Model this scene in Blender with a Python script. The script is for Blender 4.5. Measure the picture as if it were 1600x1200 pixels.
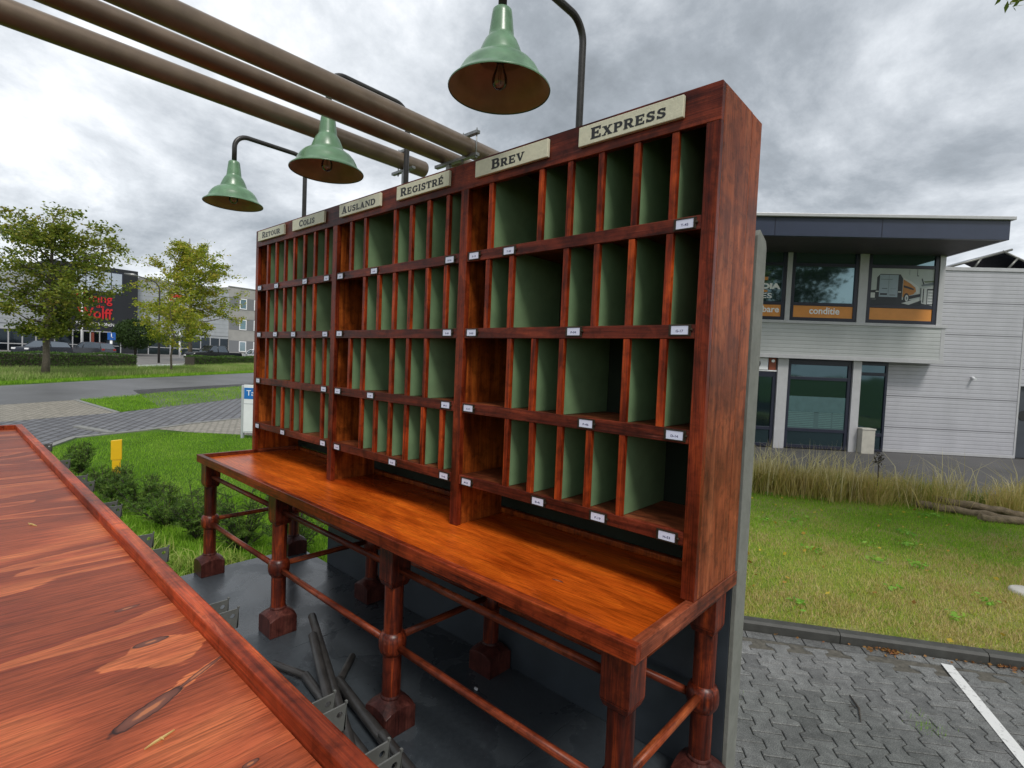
import bpy, bmesh, math, random
import numpy as np
from mathutils import Matrix, Vector
PI = math.pi
for o in list(bpy.data.objects): bpy.data.objects.remove(o)
SC = bpy.context.scene
COL = SC.collection
# ------------------------------------------------------------ camera
cd = bpy.data.cameras.new('camera'); cam = bpy.data.objects.new('camera', cd); COL.objects.link(cam)
right = Vector((0.74026, 0.67103, 0.04156)); down = Vector((0.05920, -0.00348, -0.99824)); fwd = Vector((-0.66970, 0.74142, -0.04230))
M = Matrix(((right.x, -down.x, -fwd.x), (right.y, -down.y, -fwd.y), (right.z, -down.z, -fwd.z))).to_4x4()
M.translation = Vector((3.5667, -1.4166, 0.6474))
cam.matrix_world = M
cd.sensor_width = 36.0; cd.lens = 36.0 * 820.5 / 1600.0; cd.clip_start = 0.05; cd.clip_end = 3000
SC.camera = cam
SC.render.resolution_x = 1024; SC.render.resolution_y = 768
# ------------------------------------------------------------ sky, sun, exposure
SUN_EL = math.radians(52); SUN_AZ = math.radians(118)          # compass style, clockwise from +Y
W = bpy.data.worlds.new('World'); SC.world = W; W.use_nodes = True
nt = W.node_tree; nt.nodes.clear()
def N(t, kind, **kw):
    n = t.nodes.new(kind)
    for k, v in kw.items(): setattr(n, k, v)
    return n
wo = N(nt, 'ShaderNodeOutputWorld')
sky = N(nt, 'ShaderNodeTexSky', sky_type='NISHITA', sun_disc=False); sky.sun_elevation = SUN_EL; sky.sun_rotation = SUN_AZ
b1 = N(nt, 'ShaderNodeBackground'); b1.inputs[1].default_value = 0.07
nt.links.new(sky.outputs[0], b1.inputs[0])
tc = N(nt, 'ShaderNodeTexCoord'); sx = N(nt, 'ShaderNodeSeparateXYZ'); nt.links.new(tc.outputs['Generated'], sx.inputs[0])
def wmath(op, a, b=None, clamp=False):
    n = N(nt, 'ShaderNodeMath', operation=op); n.use_clamp = clamp
    for i, v in enumerate((a, b)):
        if v is None: continue
        if isinstance(v, (int, float)): n.inputs[i].default_value = v
        else: nt.links.new(v, n.inputs[i])
    return n.outputs[0]
zz = wmath('ADD', wmath('MAXIMUM', sx.outputs[2], 0.0), 0.42)
px_ = wmath('DIVIDE', sx.outputs[0], zz); py_ = wmath('DIVIDE', sx.outputs[1], zz)
cx = N(nt, 'ShaderNodeCombineXYZ'); nt.links.new(px_, cx.inputs[0]); nt.links.new(py_, cx.inputs[1])
n1 = N(nt, 'ShaderNodeTexNoise'); n1.inputs['Scale'].default_value = 1.7; n1.inputs['Detail'].default_value = 9; n1.inputs['Roughness'].default_value = 0.63; n1.inputs['Distortion'].default_value = 0.22
nt.links.new(cx.outputs[0], n1.inputs['Vector'])
n2 = N(nt, 'ShaderNodeTexNoise'); n2.inputs['Scale'].default_value = 0.85; n2.inputs['Detail'].default_value = 3; n2.inputs['Distortion'].default_value = 0.2
nt.links.new(cx.outputs[0], n2.inputs['Vector'])
s = wmath('ADD', wmath('MULTIPLY', n1.outputs[0], 0.72), wmath('MULTIPLY', n2.outputs[0], 0.28))
hz = wmath('SUBTRACT', 0.30, sx.outputs[2], True)               # a touch brighter low down
s = wmath('ADD', s, wmath('MULTIPLY', hz, 0.36))
rp = N(nt, 'ShaderNodeValToRGB'); nt.links.new(s, rp.inputs[0])
e = rp.color_ramp.elements; e[0].position = 0.37; e[0].color = (0.225, 0.250, 0.275, 1); e[1].position = 0.64; e[1].color = (0.96, 0.975, 1.0, 1)
for p, c in ((0.45, (0.335, 0.368, 0.405, 1)), (0.515, (0.50, 0.535, 0.575, 1)), (0.575, (0.70, 0.735, 0.775, 1))):
    q = rp.color_ramp.elements.new(p); q.color = c
b2 = N(nt, 'ShaderNodeBackground'); b2.inputs[1].default_value = 0.90; nt.links.new(rp.outputs[0], b2.inputs[0])
mx = N(nt, 'ShaderNodeMixShader'); mx.inputs[0].default_value = 0.93
nt.links.new(b1.outputs[0], mx.inputs[1]); nt.links.new(b2.outputs[0], mx.inputs[2]); nt.links.new(mx.outputs[0], wo.inputs[0])
sl = bpy.data.lights.new('sun', 'SUN'); sl.energy = 1.5; sl.angle = math.radians(14); sl.color = (1.0, 0.965, 0.91)
so = bpy.data.objects.new('sun', sl); COL.objects.link(so)
sd = Vector((math.sin(SUN_AZ) * math.cos(SUN_EL), math.cos(SUN_AZ) * math.cos(SUN_EL), math.sin(SUN_EL)))
so.rotation_euler = sd.to_track_quat('Z', 'Y').to_euler(); so.location = (6, -6, 12)
SC.view_settings.view_transform = 'Standard'; SC.view_settings.look = 'None'; SC.view_settings.gamma = 1.0
SC.view_settings.exposure = 0.5; SC.view_settings.use_curve_mapping = False
# ------------------------------------------------------------ helpers
rnd = random.Random(5)
class MB:
    def __init__(s): s.v = []; s.f = []; s.m = []; s.sm = []
    def add(s, vs, fs, mi=0, smooth=False):
        b = len(s.v); s.v += [tuple(p) for p in vs]; s.f += [tuple(i + b for i in f) for f in fs]
        s.m += [mi] * len(fs); s.sm += [smooth] * len(fs); return s
    def box(s, x0, x1, y0, y1, z0, z1, mi=0):
        v = [(x, y, z) for z in (z0, z1) for y in (y0, y1) for x in (x0, x1)]
        return s.add(v, [(0, 2, 3, 1), (4, 5, 7, 6), (0, 1, 5, 4), (2, 6, 7, 3), (0, 4, 6, 2), (1, 3, 7, 5)], mi)
    def prism(s, pts, axis, a, b, mi=0):            # polygon in the two other axes, extruded along axis
        n = len(pts)
        def P(p, t):
            return {'x': (t, p[0], p[1]), 'y': (p[0], t, p[1]), 'z': (p[0], p[1], t)}[axis]
        v = [P(p, a) for p in pts] + [P(p, b) for p in pts]
        return s.add(v, [tuple(range(n))[::-1], tuple(range(n, 2 * n))] + [(i, (i + 1) % n, n + (i + 1) % n, n + i) for i in range(n)], mi)
    def tube(s, pts, r, n=14, mi=0, cap=True, smooth=True):
        pts = [Vector(p) for p in pts]; rs = r if isinstance(r, (list, tuple)) else [r] * len(pts)
        vs = []; fs = []; T0 = None; side = None
        for i, p in enumerate(pts):
            t = (pts[min(i + 1, len(pts) - 1)] - pts[max(i - 1, 0)]).normalized()
            if side is None:
                side = t.orthogonal().normalized()
            else:
                side = (side - t * side.dot(t)).normalized()
            up = t.cross(side)
            for k in range(n):
                a = 2 * PI * k / n; vs.append(p + (side * math.cos(a) + up * math.sin(a)) * rs[i])
        for i in range(len(pts) - 1):
            for k in range(n):
                fs.append((i * n + k, i * n + (k + 1) % n, (i + 1) * n + (k + 1) % n, (i + 1) * n + k))
        s.add(vs, fs, mi, smooth)
        if cap:
            b = len(s.v) - len(vs)
            for f in (tuple(b + k for k in range(n))[::-1], tuple(b + (len(pts) - 1) * n + k for k in range(n))):
                s.f.append(f); s.m.append(mi); s.sm.append(False)
        return s
    def lathe(s, prof, c, n=40, mi=0, smooth=True, caps=False):
        vs = []; fs = []
        for r, z in prof:
            for k in range(n):
                a = 2 * PI * k / n; vs.append((c[0] + r * math.cos(a), c[1] + r * math.sin(a), c[2] + z))
        for i in range(len(prof) - 1):
            for k in range(n): fs.append((i * n + k, i * n + (k + 1) % n, (i + 1) * n + (k + 1) % n, (i + 1) * n + k))
        if caps: fs += [tuple(range(n))[::-1], tuple((len(prof) - 1) * n + k for k in range(n))]
        return s.add(vs, fs, mi, smooth)
    def build(s, name, mats, parent=None, world=True, bevel=0, seg=2, recalc=True):
        me = bpy.data.meshes.new(name); me.from_pydata(s.v, [], s.f)
        if not isinstance(mats, (list, tuple)): mats = [mats]
        for m in mats: me.materials.append(m)
        me.polygons.foreach_set('material_index', s.m); me.polygons.foreach_set('use_smooth', s.sm)
        if recalc:
            bm = bmesh.new(); bm.from_mesh(me); bmesh.ops.recalc_face_normals(bm, faces=bm.faces); bm.to_mesh(me); bm.free()
        if parent is not None and world: me.transform(parent_world(parent).inverted())
        o = bpy.data.objects.new(name, me); COL.objects.link(o)
        if parent is not None: o.parent = parent
        if bevel:
            b = o.modifiers.new('bevel', 'BEVEL'); b.width = bevel; b.segments = seg; b.limit_method = 'ANGLE'; b.angle_limit = math.radians(40)
            b.harden_normals = False
        return o
def parent_world(p):
    m = p.matrix_basis.copy()
    while p.parent: p = p.parent; m = p.matrix_basis @ m
    return m
def tag(o, label=None, cat=None, group=None, kind=None):
    if label: o['label'] = label
    if cat: o['category'] = cat
    if group: o['group'] = group
    if kind: o['kind'] = kind
    return o
def thing(name, label, cat, loc=(0, 0, 0), rz=0, group=None):
    o = bpy.data.objects.new(name, None); COL.objects.link(o); o.empty_display_size = 0.1
    o.location = loc; o.rotation_euler = (0, 0, rz)
    return tag(o, label, cat, group)
def copy_thing(root, loc, label, group, rz=None, scale=None):
    r = root.copy(); COL.objects.link(r); r.location = loc; r['label'] = label
    if group: r['group'] = group
    if rz is not None: r.rotation_euler = (0, 0, rz)
    if scale: r.scale = scale
    for ch in [c for c in bpy.data.objects if c.parent == root]:
        c = ch.copy(); COL.objects.link(c); c.parent = r
        for g in [q for q in bpy.data.objects if q.parent == ch]:
            d = g.copy(); COL.objects.link(d); d.parent = c
    return r
def arc(cy, cz, r, a0, a1, x, n=8):
    return [(x, cy + r * math.cos(math.radians(a0 + (a1 - a0) * i / n)), cz + r * math.sin(math.radians(a0 + (a1 - a0) * i / n))) for i in range(n + 1)]
# ------------------------------------------------------------ materials
def newmat(name):
    m = bpy.data.materials.new(name); m.use_nodes = True; t = m.node_tree
    return m, t, t.nodes['Principled BSDF']
def lk(t, a, b): t.links.new(a, b)
def ramp(t, src, stops, interp='LINEAR'):
    r = N(t, 'ShaderNodeValToRGB'); r.color_ramp.interpolation = interp
    e = r.color_ramp.elements
    while len(e) > 2: e.remove(e[-1])
    for i, (p, c) in enumerate(stops):
        q = e[i] if i < 2 else e.new(p)
        q.position = p; q.color = (*c, 1) if len(c) == 3 else c
    if src is not None: lk(t, src, r.inputs[0])
    return r.outputs[0]
def g(v): return (v, v, v)
def mapping(t, scale=(1, 1, 1), rnd_off=True, coord='Object', rot=(0, 0, 0)):
    c = N(t, 'ShaderNodeTexCoord'); m = N(t, 'ShaderNodeMapping'); m.inputs['Scale'].default_value = scale; m.inputs['Rotation'].default_value = rot
    lk(t, c.outputs[coord], m.inputs['Vector'])
    if rnd_off:
        oi = N(t, 'ShaderNodeObjectInfo'); ml = N(t, 'ShaderNodeMath', operation='MULTIPLY'); ml.inputs[1].default_value = 37.0
        lk(t, oi.outputs['Random'], ml.inputs[0]); cb = N(t, 'ShaderNodeCombineXYZ')
        for i in range(3): lk(t, ml.outputs[0], cb.inputs[i])
        lk(t, cb.outputs[0], m.inputs['Location'])
    return m.outputs[0]
def noise(t, vec, scale, detail=4, rough=0.55, dist=0.0):
    n = N(t, 'ShaderNodeTexNoise'); n.inputs['Scale'].default_value = scale; n.inputs['Detail'].default_value = detail
    n.inputs['Roughness'].default_value = rough; n.inputs['Distortion'].default_value = dist
    if vec is not None: lk(t, vec, n.inputs['Vector'])
    return n.outputs[0]
def mixc(t, fac, a, b, mode='MIX'):
    m = N(t, 'ShaderNodeMix', data_type='RGBA', blend_type=mode)
    for i, v in ((0, fac), (6, a), (7, b)):
        if isinstance(v, (int, float)): m.inputs[i].default_value = v
        elif isinstance(v, tuple): m.inputs[i].default_value = (*v, 1)
        else: lk(t, v, m.inputs[i])
    return m.outputs[2]
def mth(t, op, a, b=None, clamp=False):
    n = N(t, 'ShaderNodeMath', operation=op); n.use_clamp = clamp
    for i, v in enumerate((a, b)):
        if v is None: continue
        if isinstance(v, (int, float)): n.inputs[i].default_value = v
        else: lk(t, v, n.inputs[i])
    return n.outputs[0]
def bump(t, bs, h, strength=0.3, dist=0.01):
    b = N(t, 'ShaderNodeBump'); b.inputs['Strength'].default_value = strength; b.inputs['Distance'].default_value = dist
    lk(t, h, b.inputs['Height']); lk(t, b.outputs[0], bs.inputs['Normal'])
def wood(name, dark, mid, light, axis='x', rough=(0.28, 0.5), scale=9.0, stretch=12.0, spec=0.2, wear=0.0):
    m, t, bs = newmat(name)
    sc = [stretch, stretch, stretch]; sc['xyz'.index(axis)] = 1.0
    v = mapping(t, tuple(x / stretch for x in sc))
    a = noise(t, v, scale * 3.0, 7, 0.62, 0.9)
    fine = noise(t, mapping(t, tuple((x / stretch) ** 1.6 * 1.0 if x != 1 else 0.012 for x in sc)), 320, 3, 0.6)
    c = ramp(t, a, [(0.30, dark), (0.72, light), (0.5, mid)])
    blot = noise(t, mapping(t, (1, 1, 1)), 3.2, 5, 0.65, 0.5)
    c = mixc(t, 1.0, c, ramp(t, blot, [(0.34, (0.42, 0.36, 0.36)), (0.62, (1.32, 1.25, 1.15))]), 'MULTIPLY')
    c = mixc(t, 1.0, c, ramp(t, noise(t, mapping(t, (1, 1, 1)), 24, 5, 0.7, 0.6), [(0.36, g(0.62)), (0.52, g(1.06))]), 'MULTIPLY')
    c = mixc(t, 1.0, c, ramp(t, fine, [(0.36, g(0.62)), (0.56, g(1.08))]), 'MULTIPLY')
    if wear:
        w = noise(t, mapping(t, tuple((x / stretch) ** 1.3 if x != 1 else 0.06 for x in sc)), 60, 5, 0.7, 1.2)
        c = mixc(t, ramp(t, w, [(0.63, g(0.0)), (0.72, g(wear))]), c, tuple(min(1, x * 1.5 + 0.10) for x in light))
    lk(t, c, bs.inputs['Base Color'])
    lk(t, mth(t, 'ADD', mth(t, 'MULTIPLY', blot, rough[1] - rough[0]), rough[0] * 0.9), bs.inputs['Roughness'])
    bs.inputs['Specular IOR Level'].default_value = spec
    bump(t, bs, mth(t, 'ADD', fine, mth(t, 'MULTIPLY', a, 0.6)), 0.22, 0.0015)
    return m
def plain(name, col, rough=0.5, metal=0.0, var=0.12, nscale=6.0, bmp=0.0, bscale=80.0, spec=0.5, bdist=0.002):
    m, t, bs = newmat(name)
    v = mapping(t)
    n = noise(t, v, nscale, 5, 0.6)
    c = ramp(t, n, [(0.3, tuple(x * (1 - var) for x in col)), (0.7, tuple(min(1, x * (1 + var)) for x in col))])
    lk(t, c, bs.inputs['Base Color']); bs.inputs['Roughness'].default_value = rough; bs.inputs['Metallic'].default_value = metal
    bs.inputs['Specular IOR Level'].default_value = spec
    if bmp: bump(t, bs, noise(t, v, bscale, 4, 0.6), bmp, bdist)
    return m
MT = {}
MT['frame'] = wood('mahogany_frame', (0.040, 0.0078, 0.0050), (0.125, 0.0213, 0.0110), (0.251, 0.0470, 0.0200), 'x', (0.26, 0.5), wear=0.28)
MT['stile'] = wood('mahogany_stile', (0.053, 0.0090, 0.0040), (0.165, 0.0246, 0.0090), (0.317, 0.0560, 0.0140), 'z', (0.24, 0.5), wear=0.18)
MT['strip'] = wood('red_wood_edge', (0.066, 0.0101, 0.0040), (0.264, 0.0336, 0.0080), (0.528, 0.0896, 0.0140), 'z', (0.25, 0.5), 14)
MT['side'] = wood('weathered_sheen_side_board', (0.132, 0.0281, 0.0100), (0.282, 0.0734, 0.0280), (0.408, 0.1296, 0.0550), 'z', (0.4, 0.65), 8, wear=0.45)  # worn board; its pale grain tones also paint in the reflected sky
MT['inner'] = wood('brown_inner_board', (0.104, 0.0207, 0.0060), (0.312, 0.0713, 0.0120), (0.481, 0.1323, 0.0220), 'z', (0.4, 0.6), 7)
MT['shelf'] = wood('shelf_board', (0.078, 0.0216, 0.0110), (0.208, 0.0600, 0.0242), (0.312, 0.1020, 0.0440), 'x', (0.4, 0.6), 7)
MT['leg'] = wood('turned_leg_wood', (0.026, 0.0045, 0.0030), (0.112, 0.0168, 0.0060), (0.343, 0.0582, 0.0120), 'z', (0.26, 0.5), 12, spec=.4, wear=.22)
MT['foot'] = wood('dark_foot_wood', (0.036, 0.0099, 0.0088), (0.070, 0.0209, 0.0176), (0.114, 0.0385, 0.0308), 'z', (0.35, 0.5), 10)
MT['rail'] = wood('round_rail_wood', (0.053, 0.0101, 0.0050), (0.172, 0.0336, 0.0140), (0.356, 0.0840, 0.0320), 'x', (0.25, 0.5), 10, wear=.3)
MT['raily'] = wood('cross_rail_wood', (0.066, 0.0134, 0.0060), (0.238, 0.0504, 0.0180), (0.422, 0.1120, 0.0350), 'y', (0.25, 0.5), 10, wear=.25)
MT['edge'] = wood('desk_edge_wood', (0.059, 0.0101, 0.0050), (0.218, 0.0314, 0.0090), (0.383, 0.0694, 0.0160), 'x', (0.25, 0.45), 9, wear=.3)
MT['edgey'] = wood('desk_side_edge_wood', (0.106, 0.0224, 0.0100), (0.251, 0.0616, 0.0280), (0.370, 0.1064, 0.0500), 'y', (0.3, 0.5), 9)
MT['rim'] = wood('counter_rim_wood', (0.220, 0.0280, 0.0095), (0.440, 0.0700, 0.0209), (0.616, 0.1350, 0.0380), 'x', (0.35, 0.5), 12, wear=.25)
def plytop(name, dark, mid, light, grain, knots=(), rough=(0.2, 0.4), bands=9.0, org=(0, 0), lowscale=1.0, spec=0.3, soft=False, stretchy=.20):
    """rotary cut plywood: contour-like figure stretched along the grain, plus knots at given places"""
    m, t, bs = newmat(name)
    c0 = N(t, 'ShaderNodeTexCoord'); vec = c0.outputs['Object']
    # pull the figure round each knot
    sep = N(t, 'ShaderNodeSeparateXYZ'); lk(t, vec, sep.inputs[0])
    kn = None; ring = None
    for (kx, ky, rx, ry, rot) in knots:
        dx = mth(t, 'SUBTRACT', sep.outputs[0], kx - org[0]); dy = mth(t, 'SUBTRACT', sep.outputs[1], ky - org[1])
        cr, sr = math.cos(rot), math.sin(rot)
        ax = mth(t, 'ADD', mth(t, 'MULTIPLY', dx, cr / rx), mth(t, 'MULTIPLY', dy, sr / rx))
        ay = mth(t, 'ADD', mth(t, 'MULTIPLY', dx, -sr / ry), mth(t, 'MULTIPLY', dy, cr / ry))
        d = mth(t, 'SQRT', mth(t, 'ADD', mth(t, 'MULTIPLY', ax, ax), mth(t, 'MULTIPLY', ay, ay)))
        kn = d if kn is None else mth(t, 'MINIMUM', kn, d)
    mp = N(t, 'ShaderNodeMapping'); lk(t, vec, mp.inputs[0])
    mp.inputs['Scale'].default_value = (1, stretchy, 1) if grain == 'y' else (stretchy, 1, 1)
    mpr = N(t, 'ShaderNodeMapping'); lk(t, vec, mpr.inputs[0]); mpr.inputs['Scale'].default_value = (1, 0.06, 1) if grain == 'y' else (0.06, 1, 1)
    low = noise(t, mp.outputs[0], 3.4 * lowscale, 2.2, 0.45, 0.7)
    if kn is not None:
        infl = mth(t, 'DIVIDE', 0.075, mth(t, 'ADD', mth(t, 'MULTIPLY', kn, kn), 0.55))
        low = mth(t, 'ADD', low, infl)
    rgf = mth(t, 'FRACT', mth(t, 'MULTIPLY', mth(t, 'ADD', low, mth(t, 'ADD', mth(t, 'MULTIPLY', noise(t, mp.outputs[0], 30, 3, 0.6), 0.022), mth(t, 'MULTIPLY', noise(t, mpr.outputs[0], 120, 3, 0.6), 0.022))), bands))
    rg = ramp(t, rgf, [(0.0, g(0.0)), (0.90, g(1.0)), (0.98, g(0.95)), (1.0, g(0.0))])
    mp2 = N(t, 'ShaderNodeMapping'); lk(t, vec, mp2.inputs[0]); mp2.inputs['Scale'].default_value = (1, 0.035, 1) if grain == 'y' else (0.035, 1, 1)
    fine = noise(t, mp2.outputs[0], 260, 4, 0.65); mid_n = noise(t, mp2.outputs[0], 34, 4, 0.6, 0.4)
    v = mth(t, 'ADD', mth(t, 'MULTIPLY', rg, 0.60), mth(t, 'MULTIPLY', mid_n, 0.36))
    if soft: v = mth(t, 'ADD', mth(t, 'MULTIPLY', rg, 0.16), mth(t, 'MULTIPLY', noise(t, mpr.outputs[0], 22, 6, 0.65, 0.6), 0.72))
    c = ramp(t, v, [(0.12, light), (0.86, dark), (0.42, mid), (0.50, tuple(x * 0.84 for x in mid)), (0.68, tuple(x * 0.72 for x in mid))])
    c = mixc(t, 1.0, c, ramp(t, fine, [(0.36, g(0.62)), (0.56, g(1.10))]), 'MULTIPLY')
    c = mixc(t, 1.0, c, ramp(t, noise(t, mpr.outputs[0], 420, 3, 0.7), [(0.34, g(0.66)), (0.5, g(1.0)), (0.68, g(1.16))]), 'MULTIPLY')
    bl = noise(t, vec, 1.7, 4, 0.55, 0.4)
    c = mixc(t, 1.0, c, ramp(t, bl, [(0.33, (0.74, 0.66, 0.62)), (0.64, (1.14, 1.12, 1.06))]), 'MULTIPLY')
    if soft: c = mixc(t, 1.0, c, ramp(t, noise(t, mp.outputs[0], 2.6, 4, 0.6, 0.8), [(0.43, (0.62, 0.44, 0.42)), (0.50, (1.0, 0.92, 0.9)), (0.60, (1.12, 1.12, 1.1))]), 'MULTIPLY')
    if kn is not None:
        nz = noise(t, vec, 26, 3, 0.6)
        kd = mth(t, 'ADD', kn, mth(t, 'MULTIPLY', mth(t, 'SUBTRACT', nz, 0.5), 0.9))
        core = ramp(t, kd, [(0.30, (0.48, 0.17, 0.075)), (0.42, (0.20, 0.075, 0.05)), (0.80, (0.15, 0.055, 0.038)), (0.92, (0.022, 0.012, 0.012))])
        c = mixc(t, ramp(t, kd, [(0.92, g(1.0)), (1.08, g(0.0))]), c, core)
    lk(t, c, bs.inputs['Base Color'])
    lk(t, mth(t, 'ADD', mth(t, 'MULTIPLY', bl, rough[1] - rough[0]), rough[0]), bs.inputs['Roughness'])
    bs.inputs['Specular IOR Level'].default_value = spec
    bump(t, bs, mth(t, 'ADD', fine, mth(t, 'MULTIPLY', rg, 0.3)), 0.20, 0.0012)
    return m
MT['counter'] = plytop('stained_plywood_counter', (0.25, 0.050, 0.024), (0.39, 0.086, 0.036), (0.60, 0.180, 0.068), 'y',
    knots=((2.838, -1.240, 0.012, 0.055, 0.50), (2.798, -1.172, 0.004, 0.050, 0.56), (2.668, -1.200, 0.009, 0.024, 0.05), (2.524, -1.197, 0.005, 0.020, 0.1), (3.01, -1.19, .004, .009, 0.1)), rough=(0.40, 0.52), bands=6.5, spec=.2, lowscale=1.05, stretchy=.30, org=(0, -1.4))
MT['desk'] = plytop('varnished_orange_desktop', (0.24, 0.036, 0.007), (0.62, 0.120, 0.011), (0.88, 0.225, 0.018), 'x',
    knots=((1.12, -0.12, 0.020, 0.005, 0.1), (2.72, -0.06, 0.022, 0.006, -.2), (1.75, -.2, .012, .004, .1), (2.2, .02, .03, .006, .1)), rough=(0.14, 0.42), bands=4.0, org=(0, 0), lowscale=1.3, soft=True)
MT['green'] = plain('green_painted_board', (0.165, 0.262, 0.130), 0.7, var=0.17, nscale=9, bmp=0.05, bscale=200)
MT['back'] = plain('shaded_green_back', (0.010, 0.019, 0.009), 0.85, var=0.25)  # green darkened nearly to black, painting in the pigeonholes' deep shade
MT['plate'] = plain('cream_sign_board', (0.66, 0.63, 0.47), 0.35, var=0.07, nscale=60, bmp=0.5, bscale=130)
MT['ink'] = plain('black_lettering', (0.018, 0.018, 0.018), 0.4, var=0.1)
MT['card'] = plain('white_card', (0.74, 0.76, 0.92), 0.5, var=0.03)
MT['cardink'] = plain('blue_black_ink', (0.05, 0.05, 0.16), 0.5)
MT['brass'] = plain('tarnished_holder', (0.05, 0.038, 0.024), 0.42, 0.6, var=0.3, nscale=40)
MT['lampgreen'] = plain('green_enamel', (0.120, 0.235, 0.125), 0.30, var=0.28, nscale=14, bmp=0.12, bscale=90, spec=0.7)
MT['lampin'] = plain('dull_lamp_inside', (0.40, 0.26, 0.155), 0.55, var=0.18, nscale=9)
MT['blacksteel'] = plain('black_steel_tube', (0.045, 0.042, 0.040), 0.38, 0.2, var=0.3, nscale=20, bmp=0.08, bscale=150)
MT['pipe'] = plain('brown_lacquered_pipe', (0.19, 0.140, 0.098), 0.34, 0.25, var=0.2, nscale=9, bmp=0.12, bscale=160)
MT['galv'] = plain('galvanised_steel', (0.30, 0.30, 0.29), 0.38, 0.8, var=0.2, nscale=30)
MT['bracket'] = plain('zinc_bracket', (0.20, 0.20, 0.185), 0.42, 0.5, var=0.15, nscale=25)
MT['wallface'] = plain('dark_grey_board', (0.036, 0.046, 0.056), 0.5, var=0.22, nscale=5, bmp=0.1, bscale=50)
MT['wallend'] = plain('grey_green_plaster', (0.20, 0.205, 0.18), 0.75, var=0.14, nscale=18, bmp=0.45, bscale=60, bdist=0.004)
MT['white'] = plain('white_paint', (0.80, 0.81, 0.82), 0.4, var=0.04)
MT['black'] = plain('black_plastic', (0.02, 0.02, 0.022), 0.4)
MT['chrome'] = plain('polished_metal', (0.6, 0.6, 0.6), 0.2, 1.0, var=0.05)
def deckmat():
    m, t, bs = newmat('wet_grey_deck')
    v = mapping(t, rnd_off=False)
    n = noise(t, v, 2.6, 6, 0.55, 0.5); f = noise(t, v, 60, 4, 0.6)
    c = ramp(t, n, [(0.38, (0.034, 0.041, 0.048)), (0.62, (0.056, 0.066, 0.075)), (0.455, (0.038, 0.046, 0.054)), (0.465, (0.046, 0.055, 0.063))])
    c = mixc(t, 1.0, c, ramp(t, f, [(0.3, g(0.85)), (0.7, g(1.1))]), 'MULTIPLY')
    c = mixc(t, ramp(t, noise(t, v, 210, 2, 0.5), [(0.70, g(0.0)), (0.74, g(0.55))]), c, (0.16, 0.15, 0.13))
    lk(t, c, bs.inputs['Base Color']); lk(t, ramp(t, n, [(0.44, g(0.20)), (0.52, g(0.38))]), bs.inputs['Roughness'])
    bump(t, bs, f, 0.10, 0.002)
    return m
MT['deck'] = deckmat()
def bulbglass():
    m, t, bs = newmat('clear_bulb_glass'); t.nodes.remove(bs)
    tr = N(t, 'ShaderNodeBsdfTransparent'); gl = N(t, 'ShaderNodeBsdfGlossy'); gl.inputs['Roughness'].default_value = 0.03
    fr = N(t, 'ShaderNodeFresnel'); fr.inputs[0].default_value = 1.5; mx = N(t, 'ShaderNodeMixShader')
    lk(t, mth(t, 'ADD', mth(t, 'MULTIPLY', fr.outputs[0], 1.0), 0.10), mx.inputs[0]); lk(t, tr.outputs[0], mx.inputs[1]); lk(t, gl.outputs[0], mx.inputs[2])
    lk(t, mx.outputs[0], t.nodes['Material Output'].inputs[0]); return m
MT['bulb'] = bulbglass()
def island(name, cols, rough=0.6, transl=0.25, spec=0.3, patch=None):
    """leaf / blade material: colour varies from one leaf to the next and in broad clumps"""
    m, t, bs = newmat(name)
    ge = N(t, 'ShaderNodeNewGeometry')
    n = noise(t, mapping(t, rnd_off=False), patch or 1.2, 3, 0.6)
    r = mth(t, 'ADD', mth(t, 'MULTIPLY', ge.outputs['Random Per Island'], 0.55), mth(t, 'MULTIPLY', mth(t, 'SUBTRACT', n, 0.28), 1.1), True)
    c = ramp(t, r, [(i / (len(cols) - 1) if i < 2 and len(cols) < 3 else i / (len(cols) - 1), col) for i, col in enumerate(cols)])
    lk(t, c, bs.inputs['Base Color']); bs.inputs['Roughness'].default_value = rough; bs.inputs['Specular IOR Level'].default_value = spec
    tr = N(t, 'ShaderNodeBsdfTranslucent'); lk(t, c, tr.inputs[0]); ms = N(t, 'ShaderNodeMixShader'); ms.inputs[0].default_value = transl
    lk(t, bs.outputs[0], ms.inputs[1]); lk(t, tr.outputs[0], ms.inputs[2]); lk(t, ms.outputs[0], t.nodes['Material Output'].inputs[0])
    return m
# ------------------------------------------------------------ terrain
GZ = -1.483; CX, CY = 3.5667, -1.4166; LX, LY = -0.989, 0.150
def S_(x, y): return (x - CX) * LX + (y - CY) * LY
def gz(x, y): return GZ + 0.0155 * min(max(0, S_(x, y) - 14), 86)
def sheet(name, poly, mat, dz, kind='structure', label=None):
    bm = bmesh.new(); bm.faces.new([bm.verts.new((x, y, 0)) for x, y in poly])
    for s0 in (14, 100):
        bmesh.ops.bisect_plane(bm, geom=bm.verts[:] + bm.edges[:] + bm.faces[:], plane_co=(CX + LX * s0, CY + LY * s0, 0), plane_no=(LX, LY, 0))
    bmesh.ops.triangulate(bm, faces=bm.faces)
    for v in bm.verts: v.co.z = gz(v.co.x, v.co.y) + dz
    bmesh.ops.recalc_face_normals(bm, faces=bm.faces)
    if sum(f.normal.z for f in bm.faces) < 0: bmesh.ops.reverse_faces(bm, faces=bm.faces)
    me = bpy.data.meshes.new(name); bm.to_mesh(me); bm.free(); me.materials.append(mat)
    o = bpy.data.objects.new(name, me); COL.objects.link(o); o['kind'] = kind
    if label: o['label'] = label
    return o
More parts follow.
